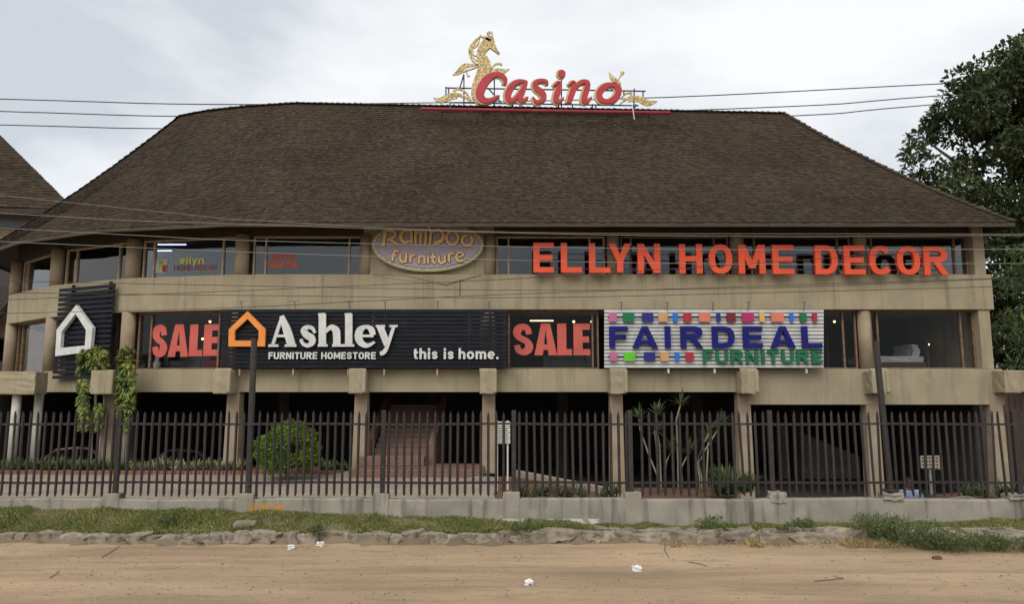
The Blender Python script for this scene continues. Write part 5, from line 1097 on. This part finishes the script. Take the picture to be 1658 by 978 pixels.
rock('grey boulder lying in the grass on the left', 398, 848, 38, 15, ROCKM, .22, 41); rock('small brown stone on the dirt below the thick weeds', 1518, 903, 16, 8, mat('brown stone', (.16, .09, .055), (.10, .06, .04), 8, .9), .0, 42); rock('pale rock in the gravel at the foot of the middle wall', 905, 848, 34, 8, ROCKM, .06, 43)
for i, (pts, lab) in enumerate(((((1318, 944), (1345, 942), (1366, 940), (1350, 936)), 'dark twig on the dirt at right, the longest one'), (((165, 902), (182, 893), (195, 885)), 'thin dark twig on the dirt at left below the kerb'), (((1078, 878), (1076, 892), (1084, 905)), 'thin upright twig by the kerb right of the crumpled paper'), (((1115, 910), (1135, 913), (1146, 917)), 'short pale twig on the dirt right of the paper'), (((80, 938), (92, 930), (96, 925)), 'short dark twig at the far left of the dirt'))):
    q = []
    for px, py in pts: a = math.atan((py-489)/FPX)-PITCH; D = CAMZ/math.tan(a); p = P(px, py, D); q.append((p.x, D, road_z(p.x, D)+.012))
    mb = MB(); mb.tube(q, [.0055]*(len(q)-1)+[.003], 5); tag(mb.build('twig', BARK, loc=q[0]), lab, 'twig')
# loose pebbles and clods on the dirt
g = random.Random(77); mb = MB()
for _ in range(2200):
    y = 8.6+3.9*g.random(); x = g.uniform(-.75, .75)*y; r = .006+.018*g.random()**3; z = road_z(x, y); k = len(mb.v)
    mb.v += [(x-r, y, z), (x, y-r*g.uniform(.7, 1.2), z), (x+r*1.2, y, z), (x, y+r, z), (x+r*.2, y, z+r*g.uniform(.5, 1))]; mb.f += [(k, k+1, k+4), (k+1, k+2, k+4), (k+2, k+3, k+4), (k+3, k, k+4)]
mb.build('pebbles', STONEM, kind='stuff')

# ------------------------------------------------------------------ neighbouring building at the left
t = thing('neighbour_building', 'brown shingle roofed building standing behind the left end of the store', 'building', (-34, 44, 0))
A, B, AP = P(-420, 318, 44), P(120, 338, 45), P(-230, -10, 52); C_ = Vector((-43, 62, B.z)); D_ = Vector((A.x, 62, B.z))
fN = [A, B, C_, D_]
mb = MB(); mb.v = [tuple(q) for q in fN+[AP]]; mb.f = [(0, 1, 4), (1, 2, 4), (2, 3, 4), (3, 0, 4), (3, 2, 1, 0)]; rn = mb.build('roof', DECK, t)
shingles([(0, 1), (1, 2)], lambda i, j, u, v: fN[i].lerp(fN[j], u).lerp(AP, v*.97), .26, .3, .05, 8).build('shingles', SHING, rn, kind='stuff', fix=False)
mb = MB(); mb.obox((A.x, A.y), (B.x, B.y), .02, .1, B.z-.35, B.z-.02); mb.build('fascia', WOODD, rn)
mb = MB(); mb.obox((A.x, A.y+1.2), (B.x-1.2, B.y+1.2), 0, .2, B.z-.95, B.z-.55); mb.build('gutter', BLUEG, t)
mb = MB(); mb.obox((A.x, A.y+1.5), (B.x-.8, B.y+1.5), 0, .3, -1, B.z-.3); mb.build('wall', TANW, t)
q = [P(-120, 392, 41), P(42, 384, 41), P(37, 470, 38.5), P(-60, 575, 38.5)]
fL = [q[3], q[2], q[1], q[0]]
mb = MB(); mb.hexa([p-Vector((0, 0, .25)) for p in fL], fL); r2 = mb.build('roof', DECK, t)
shingles([(0, 1)], lambda i, j, u, v: fL[0].lerp(fL[1], u).lerp(fL[3].lerp(fL[2], u), v), .26, .3, .05, 9).build('shingles', SHING, r2, kind='stuff', fix=False)
mb = MB(); mb.tube([fL[0]-Vector((.1, .1, .1)), fL[1]-Vector((.1, .1, .1))], .18, 5); mb.build('fascia', WOODD, r2)
a, b = P(-120, 600, 40), P(30, 600, 40); mb = MB(); mb.obox((a.x, 40), (b.x, 40), 0, .3, -1, P(10, 478, 40).z); mb.build('wall', TANW, t)
for px in (-30, 8):
    a, b = P(px-14, 560, 39.97), P(px+12, 560, 39.97); mb = MB(); mb.obox((a.x, 39.97), (b.x, 39.97), .02, .1, 3.4, 5.6); w_ = mb.build('window', FRAME, t); mb = MB(); mb.obox((a.x+.12, 39.97), (b.x-.12, 39.97), .025, .02, 3.52, 5.48); mb.build('pane', CGLASS, w_)

# ------------------------------------------------------------------ overhead wires
def wire(label, pts, D, r, m, group):
    (x0, y0), (x1, y1) = pts[0], pts[1]; (x2, y2), (x3, y3) = pts[-2], pts[-1]
    pts = [(x0-900, y0-900*(y1-y0)/(x1-x0))]+pts+[(x3+900, y3+900*(y3-y2)/(x3-x2))]
    mb = MB(); q = [P(px, py, D) for px, py in pts]; s_ = []
    for i in range(len(q)-1):
        p0, p1, p2, p3 = q[max(i-1, 0)], q[i], q[i+1], q[min(i+2, len(q)-1)]
        for k in range(6): f_ = k/6; s_.append(.5*(2*p1+(p2-p0)*f_+(2*p0-5*p1+4*p2-p3)*f_**2+(3*p1-p0-3*p2+p3)*f_**3))
    mb.tube(s_+[q[-1]], r, 5); tag(mb.build('overhead_wire', m, loc=q[0]), label, 'wire', group)
G1, G2 = 'wires passing behind the roof', 'wires crossing in front of the store'
wire('highest wire behind the roof, touching the roof top at left', [(0, 160), (325, 168.5), (700, 166), (1085, 157), (1530, 135)], 44, .035, WIRED, G1)
wire('middle wire of the three behind the roof', [(0, 180), (282, 188), (700, 190), (1280, 172), (1530, 154)], 44, .035, WIRED, G1)
wire('lowest wire of the three behind the roof', [(0, 202), (262, 208), (700, 208), (1290, 187), (1500, 170)], 44, .035, WIRED, G1)
wire('pale wire crossing the roof and eaves, highest in front of the store', [(0, 345), (210, 357), (360, 361.6), (840, 377.5), (1240, 382.5), (1658, 381)], 11.5, .0042, WIREL, G2)
wire('pale wire crossing the oval board between two other pale wires', [(0, 369), (240, 382), (420, 390), (840, 399.5), (1240, 404.5), (1658, 403.5)], 11.5, .0042, WIREL, G2)
wire('pale wire crossing the lower half of the red orange letters', [(0, 391), (420, 409), (840, 421.5), (1240, 428), (1658, 426.5)], 11.5, .0042, WIREL, G2)
wire('thin faint wire slanting down over the left part of the roof', [(0, 316), (300, 347), (420, 357), (840, 376), (1658, 379)], 12.0, .0035, WIREL, G2)
wire('dark wire rising to the right across the parapet, crossing others', [(0, 486), (360, 472), (620, 461), (840, 451), (1240, 425), (1658, 396)], 11.8, .0052, WIRED, G2)
wire('uppermost level dark wire along the parapet', [(0, 455), (360, 462), (840, 470), (1240, 466), (1658, 450)], 11.8, .0052, WIRED, G2)
wire('lower level dark wire along the parapet', [(0, 474), (360, 478), (840, 482), (1240, 474), (1658, 463)], 11.8, .0052, WIRED, G2)
wire('dark wire starting low at left and rising just above the black sign', [(0, 508), (360, 499), (620, 486), (840, 476), (1240, 463), (1658, 449)], 11.8, .0052, WIRED, G2)

# ------------------------------------------------------------------ parked cars in the shade
def car(label, loc, rz, m, L_=4.2):
    t = thing('parked_car', label, 'car', loc); x, y, z = loc; c, s_ = math.cos(rz), math.sin(rz); f = lambda u, h, n: (x+u*c-n*s_, y+u*s_+n*c, z+h); hl = L_/2
    mb = MB(); mb.poly([(-hl, .35), (-hl*.97, .8), (-hl*.62, .92), (hl*.45, .95), (hl*.93, .78), (hl, .5), (hl*.98, .28), (-hl*.95, .25)], f, -.84, .84); mb.build('body', m, t, bevel=.07, smooth=False)
    mb = MB(); cab = [(-hl*.72, .9), (-hl*.45, 1.38), (-hl*.1, 1.46), (hl*.18, 1.42), (hl*.52, .93)]; mb.poly(cab, f, -.70, .70); mb.build('cabin', m, t, bevel=.06)
    for n0, n1 in ((-.715, -.69), (.69, .715)):
        mb = MB(); mb.poly([(-hl*.6, .97), (-hl*.4, 1.31), (-hl*.08, 1.37), (-hl*.08, .97)], f, n0, n1); mb.poly([(-hl*.03, .97), (-hl*.03, 1.37), (hl*.15, 1.34), (hl*.38, .97)], f, n0, n1); mb.build('side_window', CGLASS, t)
    for e0, e1 in (((-hl*.735, .97), (-hl*.475, 1.36)), ((hl*.505, .98), (hl*.21, 1.39))):
        mb = MB(); mb.add([f(*e0, -.58), f(*e0, .58), f(*e1, .55), f(*e1, -.55)], [(0, 1, 2, 3)]); mb.build('windscreen', CGLASS, t)
    for u in (-hl*.62, hl*.62):
        for n in (-.76, .76):
            mb = MB(); mb.tube([f(u, .31, n-.1), f(u, .31, n+.1)], .31, 18); w_ = mb.build('wheel', RUBB, t); mb = MB(); mb.tube([f(u, .31, n-.105), f(u, .31, n+.105)], .18, 12); mb.build('rim', GALV, w_)
    for n in (-.6, .6):
        mb = MB(); mb.tube([f(hl*.93, .66, n), f(hl*1.0, .64, n)], [.11, .1], 10); mb.build('headlight', LINEN, t); mb = MB(); mb.tube([f(-hl*1.005, .7, n), f(-hl*.95, .7, n)], .09, 8); mb.build('tail_light', SOFR, t)
car('dark maroon car parked in the undercroft behind the left column', (P(140, 745, 30).x, 30, -1.08), .15, CARA)
car('dark grey car parked in the undercroft left of the round bush', (P(300, 745, 29).x, 29, -1.08), PI-.1, CARB)

# ------------------------------------------------------------------ person behind the wall
def skin_obj(name, verts, edges, radii, m, parent, sub=2):
    me = bpy.data.meshes.new(name); o0 = ORG[parent.name]; me.from_pydata([tuple(Vector(v)-o0) for v in verts], edges, []); me.materials.append(m)
    o = bpy.data.objects.new(name, me); COL.objects.link(o); o.parent = parent; ORG[o.name] = o0
    sk = o.modifiers.new('skin', 'SKIN'); sk.use_smooth_shade = True
    for d, r_ in zip(me.skin_vertices[0].data, radii): d.radius = r_ if isinstance(r_, tuple) else (r_, r_)
    me.skin_vertices[0].data[0].use_root = True
    sb = o.modifiers.new('sub', 'SUBSURF'); sb.levels = sb.render_levels = sub; return o
pc = P(1473, 795, 15.4); bx, by, bz = pc.x, 15.4, -.95
pt = thing('person', 'person in a pale blue shirt seen from the chest up behind the low wall', 'person', (bx, by, bz))
Hh = 1.72
J = lambda x, y, z: (bx+x, by+y, bz+z*Hh/1.72)
vs = [J(0, 0, .92), J(0, .01, 1.10), J(0, .015, 1.28), J(0, .01, 1.41), J(0, 0, 1.47), J(0, -.015, 1.535), J(0, -.025, 1.60), J(0, -.01, 1.665)]
rr = [(.15, .11), (.135, .10), (.16, .105), (.09, .075), .052, (.062, .075), (.072, .088), (.055, .07)]
ed = [(0, 1), (1, 2), (2, 3), (3, 4), (4, 5), (5, 6), (6, 7)]
def chain(start, pts, rs_):
    k = start
    for p, r_ in zip(pts, rs_): vs.append(J(*p)); rr.append(r_); ed.append((k, len(vs)-1)); k = len(vs)-1
    return k
for s_ in (-1, 1):
    w = chain(3, [(s_*.16, .01, 1.395), (s_*.205, .0, 1.33), (s_*.25, .0, 1.10), (s_*.26, -.08, .90), (s_*.262, -.10, .84)], [.06, .056, .045, .034, (.022, .036)])
    for k, (dx, dl) in enumerate(((-.028, .075), (-.01, .088), (.01, .084), (.028, .066))): chain(w, [(s_*.262+dx*.5, -.112+dx, .80), (s_*.262+dx*.5, -.12+dx, .80-dl*.6), (s_*.258+dx*.4, -.118+dx, .80-dl)], [.0095, .0085, .007])
    chain(w, [(s_*.245, -.15, .83), (s_*.238, -.165, .79)], [.011, .008])
    chain(0, [(s_*.095, 0, .84), (s_*.10, -.01, .48), (s_*.10, .015, .12), (s_*.105, .01, .05), (s_*.11, -.12, .03)], [.088, .056, .042, .04, (.04, .026)])
nose = len(vs); vs.append(J(0, -.112, 1.59)); rr.append(.013); ed.append((6, nose))
skin_obj('body', vs, ed, rr, SKIN, pt)
vs2 = [J(0, 0, .92), J(0, .01, 1.10), J(0, .015, 1.28), J(0, .01, 1.40), J(0, .005, 1.445)]; rr2 = [(.17, .13), (.155, .12), (.178, .125), (.11, .092), (.066, .062)]; ed2 = [(0, 1), (1, 2), (2, 3), (3, 4)]
for s_ in (-1, 1):
    k = 3
    for p, r_ in zip([(s_*.16, .01, 1.395), (s_*.205, 0, 1.33), (s_*.235, 0, 1.18)], [.075, .07, .066]): vs2.append(J(*p)); rr2.append(r_); ed2.append((k, len(vs2)-1)); k = len(vs2)-1
skin_obj('shirt', vs2, ed2, rr2, SHIRT, pt)
vs3 = [J(0, 0, .95), J(0, 0, .9)]; rr3 = [(.165, .125), (.165, .125)]; ed3 = [(0, 1)]
for s_ in (-1, 1):
    k = 1
    for p, r_ in zip([(s_*.098, 0, .8), (s_*.10, -.01, .48), (s_*.10, .015, .1)], [.1, .072, .06]): vs3.append(J(*p)); rr3.append(r_); ed3.append((k, len(vs3)-1)); k = len(vs3)-1
skin_obj('trousers', vs3, ed3, rr3, TROUS, pt)
skin_obj('hair', [J(0, .02, 1.60), J(0, .012, 1.655), J(0, -.005, 1.69)], [(0, 1), (1, 2)], [(.074, .075), (.074, .082), (.05, .06)], HAIRM, pt)
for s_ in (-1, 1):
    mb = MB(); p = Vector(J(s_*.03, -.104, 1.61)); mb.tube([p-Vector((.011, 0, 0)), p, p+Vector((.011, 0, 0))], [.002, .005, .002], 8); mb.build('eye', GALV, pt, smooth=True)
    mb = MB(); p = Vector(J(s_*.076, -.01, 1.595)); mb.tube([p-Vector((0, 0, .03)), p, p+Vector((0, 0, .03))], [.008, .016, .01], 8); mb.build('ear', SKIN, pt, smooth=True)
mb = MB(); p = Vector(J(0, -.098, 1.548)); mb.tube([p-Vector((.024, -.006, 0)), p, p+Vector((.024, .006, 0))], [.003, .007, .003], 8); mb.build('mouth', SKIN, pt, smooth=True)
